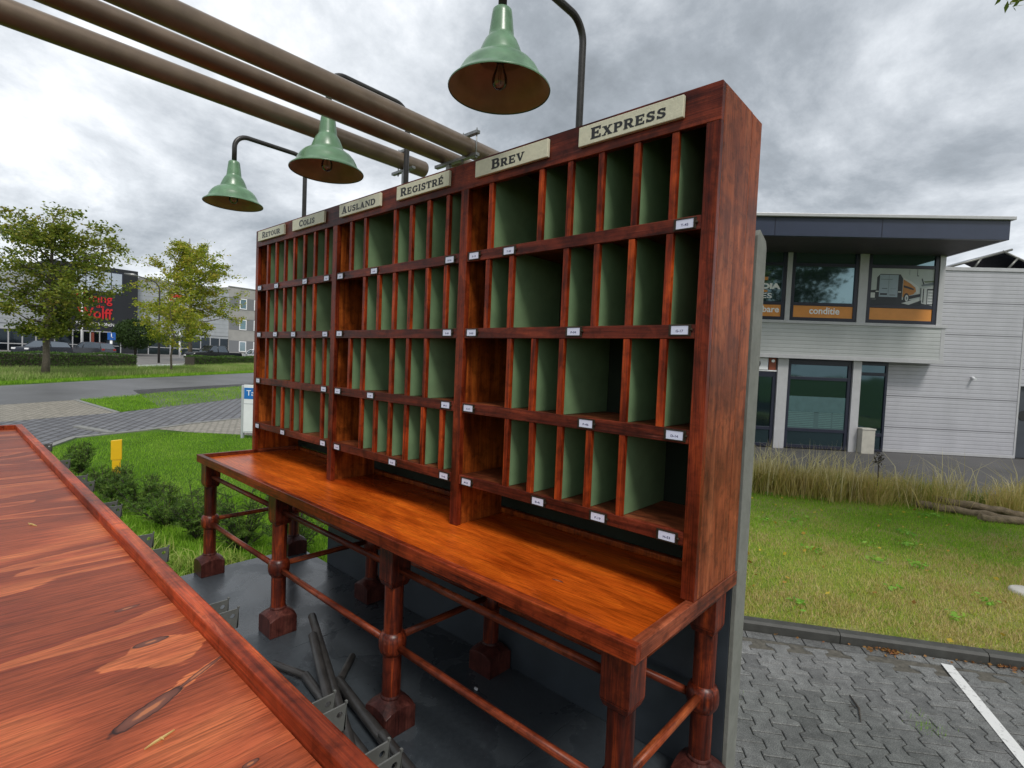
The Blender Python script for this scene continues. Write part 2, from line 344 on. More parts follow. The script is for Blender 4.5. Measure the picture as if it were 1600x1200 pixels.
def grassground(name, cols, sc=1.0):
    m, t, bs = newmat(name); v = mapping(t, rnd_off=False)
    a = noise(t, v, 0.9 * sc, 4, 0.6); b = noise(t, v, 55 * sc, 5, 0.7)
    c = ramp(t, mth(t, 'ADD', mth(t, 'MULTIPLY', a, 0.7), mth(t, 'MULTIPLY', b, 0.3)), [(0.38, cols[0]), (0.62, cols[2]), (0.5, cols[1])])
    c = mixc(t, 1.0, c, ramp(t, b, [(0.3, g(0.5)), (0.7, g(1.25))]), 'MULTIPLY')
    lk(t, c, bs.inputs['Base Color']); bs.inputs['Roughness'].default_value = 0.9; bs.inputs['Specular IOR Level'].default_value = 0.15
    bump(t, bs, b, 0.7, 0.03); return m
MT['ground'] = grassground('meadow_ground', ((0.045, 0.10, 0.010), (0.08, 0.17, 0.015), (0.12, 0.20, 0.025)))
MT['lawn'] = grassground('lawn_ground', ((0.16, 0.25, 0.03), (0.26, 0.30, 0.06), (0.38, 0.33, 0.14)), 1.0)
def asphalt(name, col, rough=0.6):
    m, t, bs = newmat(name); v = mapping(t, rnd_off=False)
    a = noise(t, v, 0.6, 4, 0.6); b = noise(t, v, 90, 3, 0.7)
    c = ramp(t, a, [(0.3, tuple(x * 0.8 for x in col)), (0.7, tuple(x * 1.2 for x in col))])
    c = mixc(t, 1.0, c, ramp(t, b, [(0.3, g(0.75)), (0.7, g(1.2))]), 'MULTIPLY')
    lk(t, c, bs.inputs['Base Color']); bs.inputs['Roughness'].default_value = rough; bump(t, bs, b, 0.3, 0.01); return m
MT['asphalt'] = asphalt('wet_asphalt', (0.13, 0.13, 0.135), 0.5)
MT['lot'] = asphalt('pale_lot', (0.20, 0.19, 0.18), 0.6)
MT['yard'] = asphalt('yard_asphalt', (0.085, 0.082, 0.080), 0.6)
def bricks(name, c1, c2, mortar, w, h, rot=0.0, msize=0.012):
    m, t, bs = newmat(name); v = mapping(t, (1, 1, 1), False, rot=(0, 0, rot))
    b = N(t, 'ShaderNodeTexBrick'); lk(t, v, b.inputs['Vector']); b.inputs['Scale'].default_value = 1.0
    b.inputs['Brick Width'].default_value = w; b.inputs['Row Height'].default_value = h; b.inputs['Mortar Size'].default_value = msize
    b.inputs['Color1'].default_value = (*c1, 1); b.inputs['Color2'].default_value = (*c2, 1); b.inputs['Mortar'].default_value = (*mortar, 1)
    n = noise(t, v, 7, 5, 0.7); c = mixc(t, 1.0, b.outputs[0], ramp(t, n, [(0.3, g(0.7)), (0.7, g(1.2))]), 'MULTIPLY')
    lk(t, c, bs.inputs['Base Color']); bs.inputs['Roughness'].default_value = 0.6; bump(t, bs, b.outputs['Fac'], -0.5, 0.01); return m
MT['clinker'] = bricks('dark_clinker', (0.135, 0.135, 0.15), (0.19, 0.19, 0.205), (0.05, 0.048, 0.045), 0.42, 0.21, 0.5, 0.03)
MT['clinker2'] = bricks('buff_clinker', (0.30, 0.27, 0.22), (0.40, 0.36, 0.30), (0.14, 0.13, 0.10), 0.22, 0.11, -0.4, 0.02)
MT['concrete'] = plain('concrete', (0.24, 0.24, 0.225), 0.8, var=0.18, nscale=9, bmp=0.3, bscale=60)
MT['kerb'] = plain('dark_wet_kerb', (0.052, 0.052, 0.046), 0.6, var=0.25, nscale=12, bmp=0.4, bscale=90)

sheet('ground', [(-500, -500), (500, -500), (500, 600), (-500, 600)], MT['ground'], 0.0)
# road, paths and verges to the left
ROAD = [(-13.0, -40), (-16.2, -12), (-19.0, 0), (-20.55, 3.0), (-26.0, 10.5), (-37.5, 24), (-62, 50), (-76, 50), (-50, 28), (-37.65, 14.7), (-31.1, 5.75), (-26.7, 0.5), (-23.5, -8), (-20.5, -40)]
sheet('road', ROAD, MT['asphalt'], 0.004)
sheet('paved_path', [(-8.0, -30), (-9.2, -4), (-10.4, 0.1), (-11.5, 0.7), (-12.0, 2.2), (-12.7, 3.4), (-13.2, 4.9), (-14.5, 8.2), (-19, 16), (-24, 16), (-19.3, 7.4), (-17.5, 4.85), (-15.9, 2.35), (-14.8, -0.3), (-13.6, -6), (-12.5, -30)], MT['clinker'], 0.008)
sheet('drive', [(-14.8, -0.25), (-15.9, 2.35), (-20.0, 1.95), (-18.95, -0.1), (-17.2, -7), (-14.0, -6.5)], MT['clinker2'], 0.008)
sheet('verge_path', [(-10.0, 4.1), (-11.16, 2.97), (-12.15, 2.4), (-12.7, 3.4), (-13.2, 4.9), (-14.0, 7.2), (-11.4, 7.0)], MT['clinker2'], 0.006)
sheet('car_park', [(-42, -60), (-44.0, 8.0), (-46.5, 10.5), (-49, 13), (-60, 30), (-82, 46), (-84, 20), (-80.6, 14), (-88, -60)], MT['lot'], 0.004)
def strip(name, pts, w, h, mat, z0=0.0, kind='structure'):
    mb = MB()
    for i in range(len(pts) - 1):
        a, b = Vector(pts[i]), Vector(pts[i + 1]); d = (b - a).normalized(); n_ = Vector((-d.y, d.x)) * w / 2
        seg = max(1, int((b - a).length / 3))
        for k in range(seg):
            p, q = a + (b - a) * k / seg, a + (b - a) * (k + 1) / seg
            q = q - d * 0.008
            c = [p - n_, p + n_, q + n_, q - n_]
            mb.add([(x.x, x.y, gz(x.x, x.y) - 0.03) for x in c] + [(x.x, x.y, gz(x.x, x.y) + z0 + h) for x in c],
                   [(3, 2, 1, 0), (4, 5, 6, 7), (0, 1, 5, 4), (1, 2, 6, 5), (2, 3, 7, 6), (3, 0, 4, 7)])
    o = mb.build(name, mat); o['kind'] = kind; return o
strip('kerb', [(-9.2, -4), (-10.4, 0.1), (-11.5, 0.7), (-12.0, 2.2), (-12.7, 3.4), (-13.2, 4.9)], 0.14, 0.025, MT['concrete'])
strip('kerb', [(-15.9, 2.35), (-20.0, 1.95)], 0.14, 0.03, MT['concrete'])
strip('kerb', [(-44.1, 8.6), (-46.7, 11.4), (-50.5, 15.2)], 0.3, 0.12, MT['white'])
strip('kerb', [(-13.15, 1.0), (-11.75, 1.45)], 0.16, 0.05, MT['concrete'])
# ------------------------------------------------------------ right hand side: lawn, kerb, pavers, yard
KA = math.radians(29.4); KU = Vector((math.cos(KA), math.sin(KA))); KV = Vector((-math.sin(KA), math.cos(KA))); K0 = Vector((2.221, 3.025))
def kp(u, v): p = K0 + KU * u + KV * v; return (p.x, p.y)
mb = MB(); pl = [kp(-3.3, 0.103), kp(14, 0.103), kp(14, 6.6), (4.3, 10.75), (0.55, 8.65), kp(-3.3, 5.9)]
mb.prism(pl, 'z', GZ - 0.1, GZ + 0.095); o = mb.build('lawn', MT['lawn']); o['kind'] = 'structure'
mb = MB(); u = -3.3
while u < 14:
    prof = [(0.0, -0.1), (0.0, 0.085), (0.018, 0.103), (0.092, 0.103), (0.10, 0.098), (0.10, -0.1)]
    a = len(prof); vs = []
    for uu in (u + 0.003, u + 0.997):
        for v_, z_ in prof: x, y = kp(uu, v_); vs.append((x, y, GZ + z_))
    mb.add(vs, [tuple(range(a))[::-1], tuple(range(a, 2 * a))] + [(i, (i + 1) % a, a + (i + 1) % a, a + i) for i in range(a)]); u += 1.0
o = mb.build('kerb', MT['kerb']); o['kind'] = 'structure'
sheet('yard', [(0.3, 8.3), (4.6, 10.6), kp(14, 6.0), kp(30, 6.0), kp(30, 40), kp(-22, 40), kp(-22, 14), kp(-12, 7)], MT['yard'], 0.004)
# interlocking pavers, each stone a bevelled island in one sheet
def pavermat():
    m, t, bs = newmat('concrete_pavers'); ge = N(t, 'ShaderNodeNewGeometry'); v = mapping(t, rnd_off=False)
    n = noise(t, v, 16, 6, 0.7); w = noise(t, v, 0.8, 3, 0.5)
    c = ramp(t, ge.outputs['Random Per Island'], [(0, (0.115, 0.115, 0.112)), (1, (0.185, 0.185, 0.18))])
    c = mixc(t, 1.0, c, ramp(t, n, [(0.3, g(0.62)), (0.7, g(1.3))]), 'MULTIPLY')
    c = mixc(t, 1.0, c, ramp(t, w, [(0.35, (0.8, 0.83, 0.8)), (0.65, g(1.15))]), 'MULTIPLY')
    c = mixc(t, 1.0, c, ramp(t, noise(t, v, 170, 2, 0.5), [(0.38, g(0.6)), (0.5, g(1.0)), (0.68, g(1.5))]), 'MULTIPLY')
    lk(t, c, bs.inputs['Base Color']); bs.inputs['Roughness'].default_value = 0.62; bump(t, bs, noise(t, v, 120, 4, 0.7), 0.35, 0.004); return m
MT['paver'] = pavermat()
SA = math.radians(-56.0); SU = Vector((math.cos(SA), math.sin(SA))); SV = Vector((-math.sin(SA), math.cos(SA)))
PW, PL_ = 0.1375, 0.196
def stone(w0, gap):
    hx = PL_ / 2 - gap; t1, t2 = PL_ / 4 - 0.013, PL_ / 4 + 0.013
    wide, nar = PW / 2 + 0.020 - gap, PW / 2 - 0.020 - gap
    return [(-hx, -wide), (-t2, -wide), (-t1, -nar), (t1, -nar), (t2, -wide), (hx, -wide), (hx, wide), (t2, wide), (t1, nar), (-t1, nar), (-t2, wide), (-hx, wide)]
mb = MB()
for i in range(-46, 40):
    for j in range(-34, 30):
        c = Vector((3.2, 2.4)) + SU * (j + (0.5 if i % 2 else 0)) * PL_ + SV * i * PW
        rel = c - K0; uu, vv = rel.dot(KU), rel.dot(KV)
        if vv > -0.135 - 0.07 or vv < -4.3 or uu < -1.2 or uu > 4.2: continue
        dz = rnd.uniform(-0.0015, 0.0015); lo = stone(0, 0.0034); hi = stone(0, 0.0078)
        L_ = len(lo); vs = []
        for ring, z_ in ((lo, GZ + 0.002), (lo, GZ + 0.026 + dz), (hi, GZ + 0.030 + dz)):
            for a_, b_ in ring:
                p = c + SU * a_ + SV * b_; vs.append((p.x, p.y, z_))
        fs = [(k, (k + 1) % L_, L_ + (k + 1) % L_, L_ + k) for k in range(L_)] + [(L_ + k, L_ + (k + 1) % L_, 2 * L_ + (k + 1) % L_, 2 * L_ + k) for k in range(L_)]
        q = 2 * L_   # top split in three convex pieces
        fs += [(q, q + 1, q + 10, q + 11), (q + 1, q + 2, q + 9, q + 10), (q + 2, q + 3, q + 8, q + 9), (q + 3, q + 4, q + 7, q + 8), (q + 4, q + 5, q + 6, q + 7)]
        mb.add(vs, fs)
o = mb.build('pavement', MT['paver']); o['kind'] = 'structure'
sheet('sand_bed', [kp(-3.3, 0.05), kp(14, 0.05), kp(14, -14), kp(-.5, -14), kp(-3.3, -2.2)], plain('dark_joint_sand', (0.02, 0.02, 0.017), 0.9, var=0.3, nscale=40), 0.008)
sheet('gutter_sand', [kp(-3.2, -.11), kp(12, -.11), kp(12, -.30), kp(-3.2, -.30)], plain('gutter_sand', (0.10, 0.092, 0.075), 0.9, var=0.4, nscale=30, bmp=.5, bscale=120), 0.021)
mb = MB()   # edge course along the kerb
for k in range(-14, 40):
    u0 = k * 0.21
    vs = [(*kp(u0 + a_, b_), z_) for z_ in (GZ + 0.002, GZ + 0.027) for a_, b_ in ((0.003, -0.118), (0.204, -0.118), (0.204, -0.012), (0.003, -0.012))]
    mb.add(vs, [(3, 2, 1, 0), (4, 5, 6, 7), (0, 1, 5, 4), (1, 2, 6, 5), (2, 3, 7, 6), (3, 0, 4, 7)])
o = mb.build('pavement_edge', MT['paver']); o['kind'] = 'structure'
# painted bay line lying on the stones
def paintmat():
    m, t, bs = newmat('worn_white_line'); v = mapping(t, rnd_off=False); n = noise(t, v, 30, 5, 0.7)
    lk(t, ramp(t, n, [(0.30, (0.30, 0.30, 0.29)), (0.46, (0.72, 0.72, 0.70))]), bs.inputs['Base Color']); bs.inputs['Roughness'].default_value = 0.6; return m
mb = MB(); ld = Vector((0.355, -0.885)).normalized(); ln = Vector((-ld.y, ld.x)); p0 = Vector((3.468, 3.605)); 
mb.add([(*(p0 + ln * -0.036), GZ + 0.0345), (*(p0 + ln * 0.036), GZ + 0.0345), (*(p0 + ld * 3.2 + ln * 0.036), GZ + 0.0345), (*(p0 + ld * 3.2 + ln * -0.036), GZ + 0.0345)], [(0, 1, 2, 3)])
o = mb.build('bay_line', paintmat()); o['kind'] = 'structure'

# ------------------------------------------------------------ trailer deck
dk = thing('trailer_deck', 'low flat trailer deck painted dark grey and wet, carrying the desk, cabinet and counter', 'trailer', (1.5, -0.8, GZ))
MB().box(0.0, 1.22, -2.3, 0.345, -0.80, -0.74).box(1.2215, 2.44, -2.3, 0.345, -0.80, -0.7402).box(2.4415, 3.66, -2.3, 0.345, -0.80, -0.7401).build('deck_board', MT['deck'], dk, bevel=0.0015)
mb = MB()
for x in (0.02, 0.9, 1.8, 2.7, 3.58): mb.box(x, x + 0.06, -2.28, 0.34, -0.92, -0.802)
for y in (-2.28, 0.28): mb.box(0.081, 3.58, y, y + 0.06, -0.90, -0.82)
mb.build('chassis', MT['blacksteel'], dk)
for x in (1.2, 2.1):
    for y in (-2.15, 0.05):
        w = MB().tube([(x, y, GZ + 0.28), (x, y + 0.16, GZ + 0.28)], 0.28, 28, smooth=False).build('wheel', MT['black'], dk, bevel=0.02)
        MB().tube([(x, y - 0.005, GZ + 0.28), (x, y + 0.165, GZ + 0.28)], 0.15, 20, smooth=False).build('rim', MT['galv'], w)
tag(MB().box(2.04, 2.055, 0.115, 0.122, -0.739, -0.731).build('scrap', MT['white']), 'tiny white scrap of paper lying on the grey deck between the desk legs', 'scrap')

# ------------------------------------------------------------ back board behind the desk
wl = thing('backing_board', 'tall dark grey board with a rough grey-green cut edge, standing behind the desk and cabinet', 'board', (1.7, 0.39, -0.74))
prof = [(0.347, -0.95), (0.435, -0.95), (0.435, 1.055), (0.425, 1.075), (0.365, 1.10), (0.347, 1.08)]
mb = MB(); mb.prism(prof, 'x', 0.38, 2.985); mb.build('board', MT['wallface'], wl, bevel=0.002)
prof2 = [(0.347, -0.95), (0.437, -0.95), (0.437, 1.057), (0.426, 1.078), (0.365, 1.103), (0.347, 1.082)]
MB().prism(prof2, 'x', 2.9855, 3.001).build('cut_edge', MT['wallend'], wl, bevel=0.002)

# ------------------------------------------------------------ sorting cabinet
cb = thing('sorting_cabinet', 'tall mahogany mail sorting cabinet with green-lined pigeonholes and cream name boards, on the desk', 'cabinet', (1.5, 0.16, 0.0))
H0, HB, DB = 1.422, 1.318, 0.300
MB().box(0.0, 2.9995, 0.0, 0.022, HB, H0).build('header_rail', MT['frame'], cb, bevel=0.0018)
MB().box(0.001, 2.977, 0.0225, 0.317, H0 - 0.022, H0 - 0.001).build('top_board', MT['frame'], cb, bevel=0.001)
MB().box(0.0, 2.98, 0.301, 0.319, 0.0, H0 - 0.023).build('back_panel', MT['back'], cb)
MB().box(0.04, 2.97, 0.275, 0.299, -0.021, 0.002).build('back_batten', MT['inner'], cb, bevel=0.004)
def side(x0, x1, nm, m1):
    s_ = MB().box(x0, x1, 0.0235, 0.236, 0.0015, H0 - 0.0005).build(nm, m1, cb, bevel=0.0012)
    MB().box(x0, x1, 0.2375, 0.322, 0.0015, H0 - 0.002).build('rear_board', m1, s_, bevel=0.0012)
side(2.9785, 3.0, 'side_panel', MT['side']); side(0.0, 0.022, 'side_panel', MT['inner'])
MB().box(0.0, 0.038, 0.0, 0.022, 0.0, HB - 0.0005).build('stile', MT['stile'], cb, bevel=0.0015)
MB().box(2.960, 3.0, 0.0, 0.022, 0.0, HB - 0.0005).build('stile', MT['stile'], cb, bevel=0.0015)
for x in (0.981, 1.975):
    MB().box(x, x + 0.044, -0.002, 0.022, -0.0215, HB - 0.0005).build('stile', MT['stile'], cb, bevel=0.0015)
    MB().box(x + 0.012, x + 0.034, 0.0225, 0.269, -0.0215, H0 - 0.0225).build('partition', MT['inner'], cb)
SECT = [(0.0385, 0.9805), (1.0255, 1.9745), (2.0195, 2.9595)]
BACKX = [(0.0225, 0.9925), (1.0155, 1.9865), (2.0095, 2.978)]
SH = [(1.033, 1.072), (0.7325, 0.772), (0.437, 0.477), (0.149, 0.187)]
for si, (xa, xb) in enumerate(SECT):
    for (za, zb) in SH:
        sh = MB().box(BACKX[si][0] + .001, BACKX[si][1] - .001, 0.0205, 0.300, zb - 0.020, zb - 0.003).build('shelf', MT['shelf'], cb)
        MB().box(xa, xb, 0.0015, 0.020, za, zb).build('shelf_lip', MT['frame'], sh, bevel=0.0015)
DIV = [[[.16, .28, .40, .52, .642, .764, .886], [.16, .28, .40, .52, .642, .764], [.163, .281, .523, .643, .767, .890], [.277, .40, .523, .641, .883]],
       [[1.139, 1.267, 1.513, 1.634, 1.756, 1.88], [1.272, 1.395, 1.521, 1.639, 1.759, 1.88], [1.152, 1.272, 1.515, 1.637, 1.763], [1.272, 1.394, 1.514, 1.637, 1.759, 1.884]],
       [[2.127, 2.371, 2.494, 2.614, 2.739, 2.86], [2.124, 2.245, 2.491, 2.612, 2.736, 2.858], [2.251, 2.367, 2.490, 2.735, 2.855], [2.255, 2.374, 2.498, 2.615, 2.737]]]
ROWZ = [(1.0705, 1.3175), (0.7705, 1.0325), (0.4755, 0.732), (0.1855, 0.4365)]
for si in range(3):
    for ri in range(4):
        za, zb = ROWZ[ri]; zt = zb if ri else H0 - 0.0225
        for x in DIV[si][ri]:
            mb = MB()
            mb.box(x, x + 0.0215, 0.003, 0.019, za, zb, 0)
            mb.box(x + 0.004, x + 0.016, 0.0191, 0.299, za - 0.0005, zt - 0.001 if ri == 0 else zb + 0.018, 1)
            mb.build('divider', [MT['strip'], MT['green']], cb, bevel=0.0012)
# lettering -------------------------------------------------
def text_geo(body, size, bold=0.0, small=False, shear=0.0):
    cu = bpy.data.curves.new('t', 'FONT'); cu.body = body; cu.size = size; cu.offset = bold; cu.resolution_u = 3
    cu.fill_mode = 'FRONT'; cu.shear = shear
    if small:
        cu.small_caps_scale = 0.78
        for i, ch in enumerate(body):
            if i > 0: cu.body_format[i].use_small_caps = True
    o = bpy.data.objects.new('t', cu); COL.objects.link(o)
    dg = bpy.context.evaluated_depsgraph_get(); dg.update()
    me = bpy.data.meshes.new_from_object(o.evaluated_get(dg))
    v = [tuple(p.co) for p in me.vertices]; f = [tuple(p.vertices) for p in me.polygons]
    bpy.data.objects.remove(o); bpy.data.curves.remove(cu); bpy.data.meshes.remove(me)
    return v, f
def add_text(mb, body, x0, x1, z0, z1, y, mi=0, bold=0.0, small=False, thick=0.0, face=-1):
    """text in the x-z plane, facing -y, fitted to the box x0..x1, z0..z1"""
    v, f = text_geo(body, 1.0, bold, small)
    ax = [p[0] for p in v]; az = [p[1] for p in v]; mnx, mxx, mnz, mxz = min(ax), max(ax), min(az), max(az)
    sx_, sz_ = (x1 - x0) / (mxx - mnx), (z1 - z0) / (mxz - mnz)
    P = lambda p, yy: (x0 + (p[0] - mnx) * sx_, yy, z0 + (p[1] - mnz) * sz_)
    n = len(v)
    if thick:
        fs = list(f) + [tuple(i + n for i in q[::-1]) for q in f]
        from collections import Counter
        ec = Counter()
        for q in f:
            for i in range(len(q)): ec[frozenset((q[i], q[(i + 1) % len(q)]))] += 1
        for q in f:
            for i in range(len(q)):
                a, b = q[i], q[(i + 1) % len(q)]
                if ec[frozenset((a, b))] == 1: fs.append((b, a, a + n, b + n))
        mb.add([P(p, y) for p in v] + [P(p, y + thick) for p in v], fs, mi)
    else:
        mb.add([P(p, y) for p in v], f, mi)
    return sx_, sz_
def _rc(x0, y0, x1, y1): return [(x0, y0), (x1, y0), (x1, y1), (x0, y1)]
def _band(cx, cy, ro, ri, a0, a1, n=10):
    out = []
    for i in range(n):
        p, q = math.radians(a0 + (a1 - a0) * i / n), math.radians(a0 + (a1 - a0) * (i + 1) / n)
        f = lambda r, a_: (cx + r[0] * math.cos(a_), cy + r[1] * math.sin(a_))
        out.append([f(ri, p), f(ro, p), f(ro, q), f(ri, q)])
    return out
def _stem(x, top=True, bot=True, w=.19):
    o = [_rc(x, 0, x + w, 1)]
    if bot: o.append(_rc(x - .07, 0, x + w + .07, .065))
    if top: o.append(_rc(x - .07, .935, x + w + .07, 1))
    return o
def _dg(x0, y0, x1, y1, w): return [(x0, y0), (x0 + w, y0), (x1 + w, y1), (x1, y1)]
def _P(): return _stem(.07) + [_rc(.2, .87, .46, 1), _rc(.2, .40, .46, .53)] + _band(.46, .70, (.27, .30), (.085, .17), -90, 90)
def _S(): return _band(.37, .735, (.30, .265), (.125, .135), 25, 270) + _band(.37, .285, (.32, .285), (.135, .15), -155, 90) + [_rc(.58, .70, .66, .97), _rc(.06, .03, .14, .32)]
def _C(): return _band(.47, .5, (.43, .5), (.235, .37), 42, 318, 18) + [_rc(.74, .66, .82, .97)]
def _E(): return _stem(.07, False, False) + [_rc(0, .935, .2, 1), _rc(0, 0, .2, .065), _rc(.2, .87, .70, 1), _rc(.2, 0, .72, .13), _rc(.2, .44, .55, .56), _rc(.63, .74, .70, .87), _rc(.65, .13, .72, .27), _rc(.48, .36, .55, .64)]
GLY = {'E': (.74, _E()), 'R': (.84, _P() + [_dg(.58, 0, .34, .42, .21), _rc(.56, 0, .86, .065)]), 'P': (.76, _P()), 'S': (.72, _S()), 'C': (.86, _C()),
       'G': (.92, _C()[:-1] + [_rc(.66, .08, .85, .46), _rc(.58, .42, .92, .485), _rc(.74, .72, .82, .97)]), 'O': (.94, _band(.47, .5, (.46, .51), (.265, .38), 0, 360, 26)),
       'L': (.68, _stem(.07) + [_rc(.2, 0, .66, .13), _rc(.59, .13, .66, .30)]), 'I': (.33, _stem(.07)), 'T': (.78, _stem(.295, False, True) + [_rc(0, .87, .78, 1), _rc(0, .70, .07, .87), _rc(.71, .70, .78, .87)]),
       'U': (.84, [_rc(.07, .35, .26, 1), _rc(.65, .35, .77, 1), _rc(0, .935, .33, 1), _rc(.58, .935, .84, 1)] + _band(.42, .35, (.35, .36), (.165, .22), 180, 360, 14)),
       'A': (.92, [_dg(.52, 0, .33, 1, .22)[:0] or [(.56, 0), (.80, 0), (.54, 1), (.36, 1)], [(.10, 0), (.22, 0), (.46, .98), (.36, 1)], _rc(.24, .27, .64, .37), _rc(0, 0, .31, .065), _rc(.50, 0, .90, .065)]),
       'N': (.92, [_rc(.08, 0, .19, 1), _rc(.73, 0, .84, 1), [(.08, 1), (.30, 1), (.84, 0), (.68, 0)], _rc(0, 0, .27, .065), _rc(0, .935, .2, 1), _rc(.65, .935, .92, 1)]),
       'D': (.88, _stem(.07) + [_rc(.2, .87, .44, 1), _rc(.2, 0, .44, .13)] + _band(.44, .5, (.41, .5), (.215, .37), -90, 90, 14)),
       'B': (.80, _stem(.07) + [_rc(.2, .88, .46, 1), _rc(.2, .46, .48, .57), _rc(.2, 0, .48, .12)] + _band(.46, .74, (.24, .26), (.07, .145), -90, 90) + _band(.48, .285, (.29, .285), (.10, .165), -90, 90)),
       'V': (.90, [[(.07, 1), (.28, 1), (.52, .0), (.40, 0)], [(.70, 1), (.82, 1), (.52, 0), (.42, .02)], _rc(0, .935, .36, 1), _rc(.61, .935, .90, 1)]),
       'X': (.92, [_dg(.62, 0, .08, 1, .23), _dg(.10, 0, .66, 1, .12), _rc(0, 0, .32, .065), _rc(.53, 0, .92, .065), _rc(.01, .935, .38, 1), _rc(.58, .935, .88, 1)])}
GLY['\u00c9'] = (.74, _E() + [[(.30, 1.06), (.40, 1.06), (.58, 1.26), (.42, 1.26)]])
def embolden(pg_, b_):
    n = len(pg_); ar = sum(pg_[i][0] * pg_[(i + 1) % n][1] - pg_[(i + 1) % n][0] * pg_[i][1] for i in range(n)); sg = 1 if ar > 0 else -1; out = []
    for i in range(n):
        p0_, p1_, p2_ = Vector(pg_[i - 1]), Vector(pg_[i]), Vector(pg_[(i + 1) % n]); e1, e2 = (p1_ - p0_), (p2_ - p1_)
        if e1.length < 1e-6 or e2.length < 1e-6: out.append(tuple(p1_)); continue
        e1.normalize(); e2.normalize(); n1_, n2_ = Vector((e1.y, -e1.x)) * sg, Vector((e2.y, -e2.x)) * sg
        d_ = n1_ + n2_; d_ = d_ / max(.5, d_.length_squared / 2); out.append((p1_.x + d_.x * b_, p1_.y + d_.y * b_))
    return out
def serif_text(mb, body, x0, x1, z0, h, y):
    body = body.upper(); tot = 0; lay = []
    for i, ch in enumerate(body):
        w, polys = GLY[ch]; sc_ = 1.0 if i == 0 else .80; lay.append((tot, sc_, polys)); tot += w * sc_ * .95 + .10
    k_ = (x1 - x0) / (tot - .10); n = 0
    for off, sc_, polys in lay:
        for pg_ in polys:
            pg_ = embolden(pg_, .030)
            mb.add([(x0 + (off + px * sc_ * .95) * k_, y - n * .000012, z0 + pz * sc_ * h) for px, pz in pg_], [tuple(range(len(pg_)))]); n = (n + 1) % 40
PLATES = [('Retour', .058, .427, .125, .375, 0), ('Colis', .536, .903, .62, .80, 0), ('Ausland', 1.058, 1.424, 1.085, 1.385, 0), ('Registré', 1.553, 1.910, 1.585, 1.875, 1), ('Brev', 2.063, 2.417, 2.152, 2.312, 0), ('Express', 2.544, 2.897, 2.592, 2.845, 0)]
for nm, xa, xb, ta, tb, acc in PLATES:
    dz = rnd.uniform(-0.001, 0.001)
    p = MB().box(xa, xb, -0.0135, -0.0005, 1.3475 + dz, 1.409 + dz).build('name_board', MT['plate'], cb, bevel=0.002)
    p['label'] = 'cream name board lettered %s' % nm
    mb = MB(); serif_text(mb, nm, ta, tb, 1.3610 + dz, 0.0345, -0.0139)
    mb.build('lettering', MT['ink'], p, recalc=False)
TAGS = [[(.071, 1), (.314, 1), (.68, 1), (.924, 1)], [(.076, 2), (.312, 2), (.554, 2), (.923, 2)], [(.076, 3), (.924, 3)], [(.079, 4), (.443, 4), (.929, 4)],
        [(1.065, 1), (1.374, 1), (1.919, 1)], [(1.071, 2), (1.919, 2)], [(1.07, 3), (1.373, 3), (1.925, 3)], [(1.077, 4), (1.568, 4), (1.93, 4)],
        [(2.062, 1), (2.246, 1), (2.914, 1)], [(2.064, 2), (2.551, 2), (2.916, 2)], [(2.062, 3), (2.616, 3), (2.918, 3)], [(2.067, 4), (2.432, 4), (2.678, 4), (2.911, 4)]]
TT = {(2.914, 1): 'T-45', (2.916, 2): 'G-17', (2.918, 3): 'D-14', (2.911, 4): 'H-53', (2.678, 4): 'F-19', (2.432, 4): 'B-41', (2.616, 3): 'F-46', (2.551, 2): 'P-04', (2.246, 1): 'T-32', (2.062, 1): 'S-12'}
TZ = {1: 1.052, 2: .755, 3: .458, 4: .166}
k = 0
for row in TAGS:
    for x, r in row:
        z = TZ[r] + rnd.uniform(-.001, .001); tl = rnd.uniform(-0.02, 0.02)
        h = MB(); h.box(x - .033, x + .033, -0.0012, 0.0012, z - .0165, z + .0165, 0)
        for a_, b_, c_, d_ in ((-.029, .029, .0125, .0155), (-.029, .029, -.0155, -.0125), (-.029, -.0255, -.0124, .0124), (.0255, .029, -.0124, .0124)):
            h.box(x + a_, x + b_, -0.0034, -0.0013, z + c_, z + d_, 0)
        h.tube([(x + .031, -0.0015, z), (x + .0375, -0.0015, z + .001)], .004, 8)
        hh = h.build('label_holder', MT['brass'], cb, bevel=0.0006)
        mb = MB(); mb.box(x - .0253, x + .0253, -0.0022, -0.0014, z - .0122, z + .0122, 0)
        add_text(mb, TT.get((x, r), '%s-%02d' % ('CDEFGHLMNPRST'[k % 13], (k * 17 + 11) % 60)), x - .011, x + .011, z - .006, z + .001, -0.0025, 1, 0.02)
        mb.build('label_card', [MT['card'], MT['cardink']], hh, recalc=False); k += 1

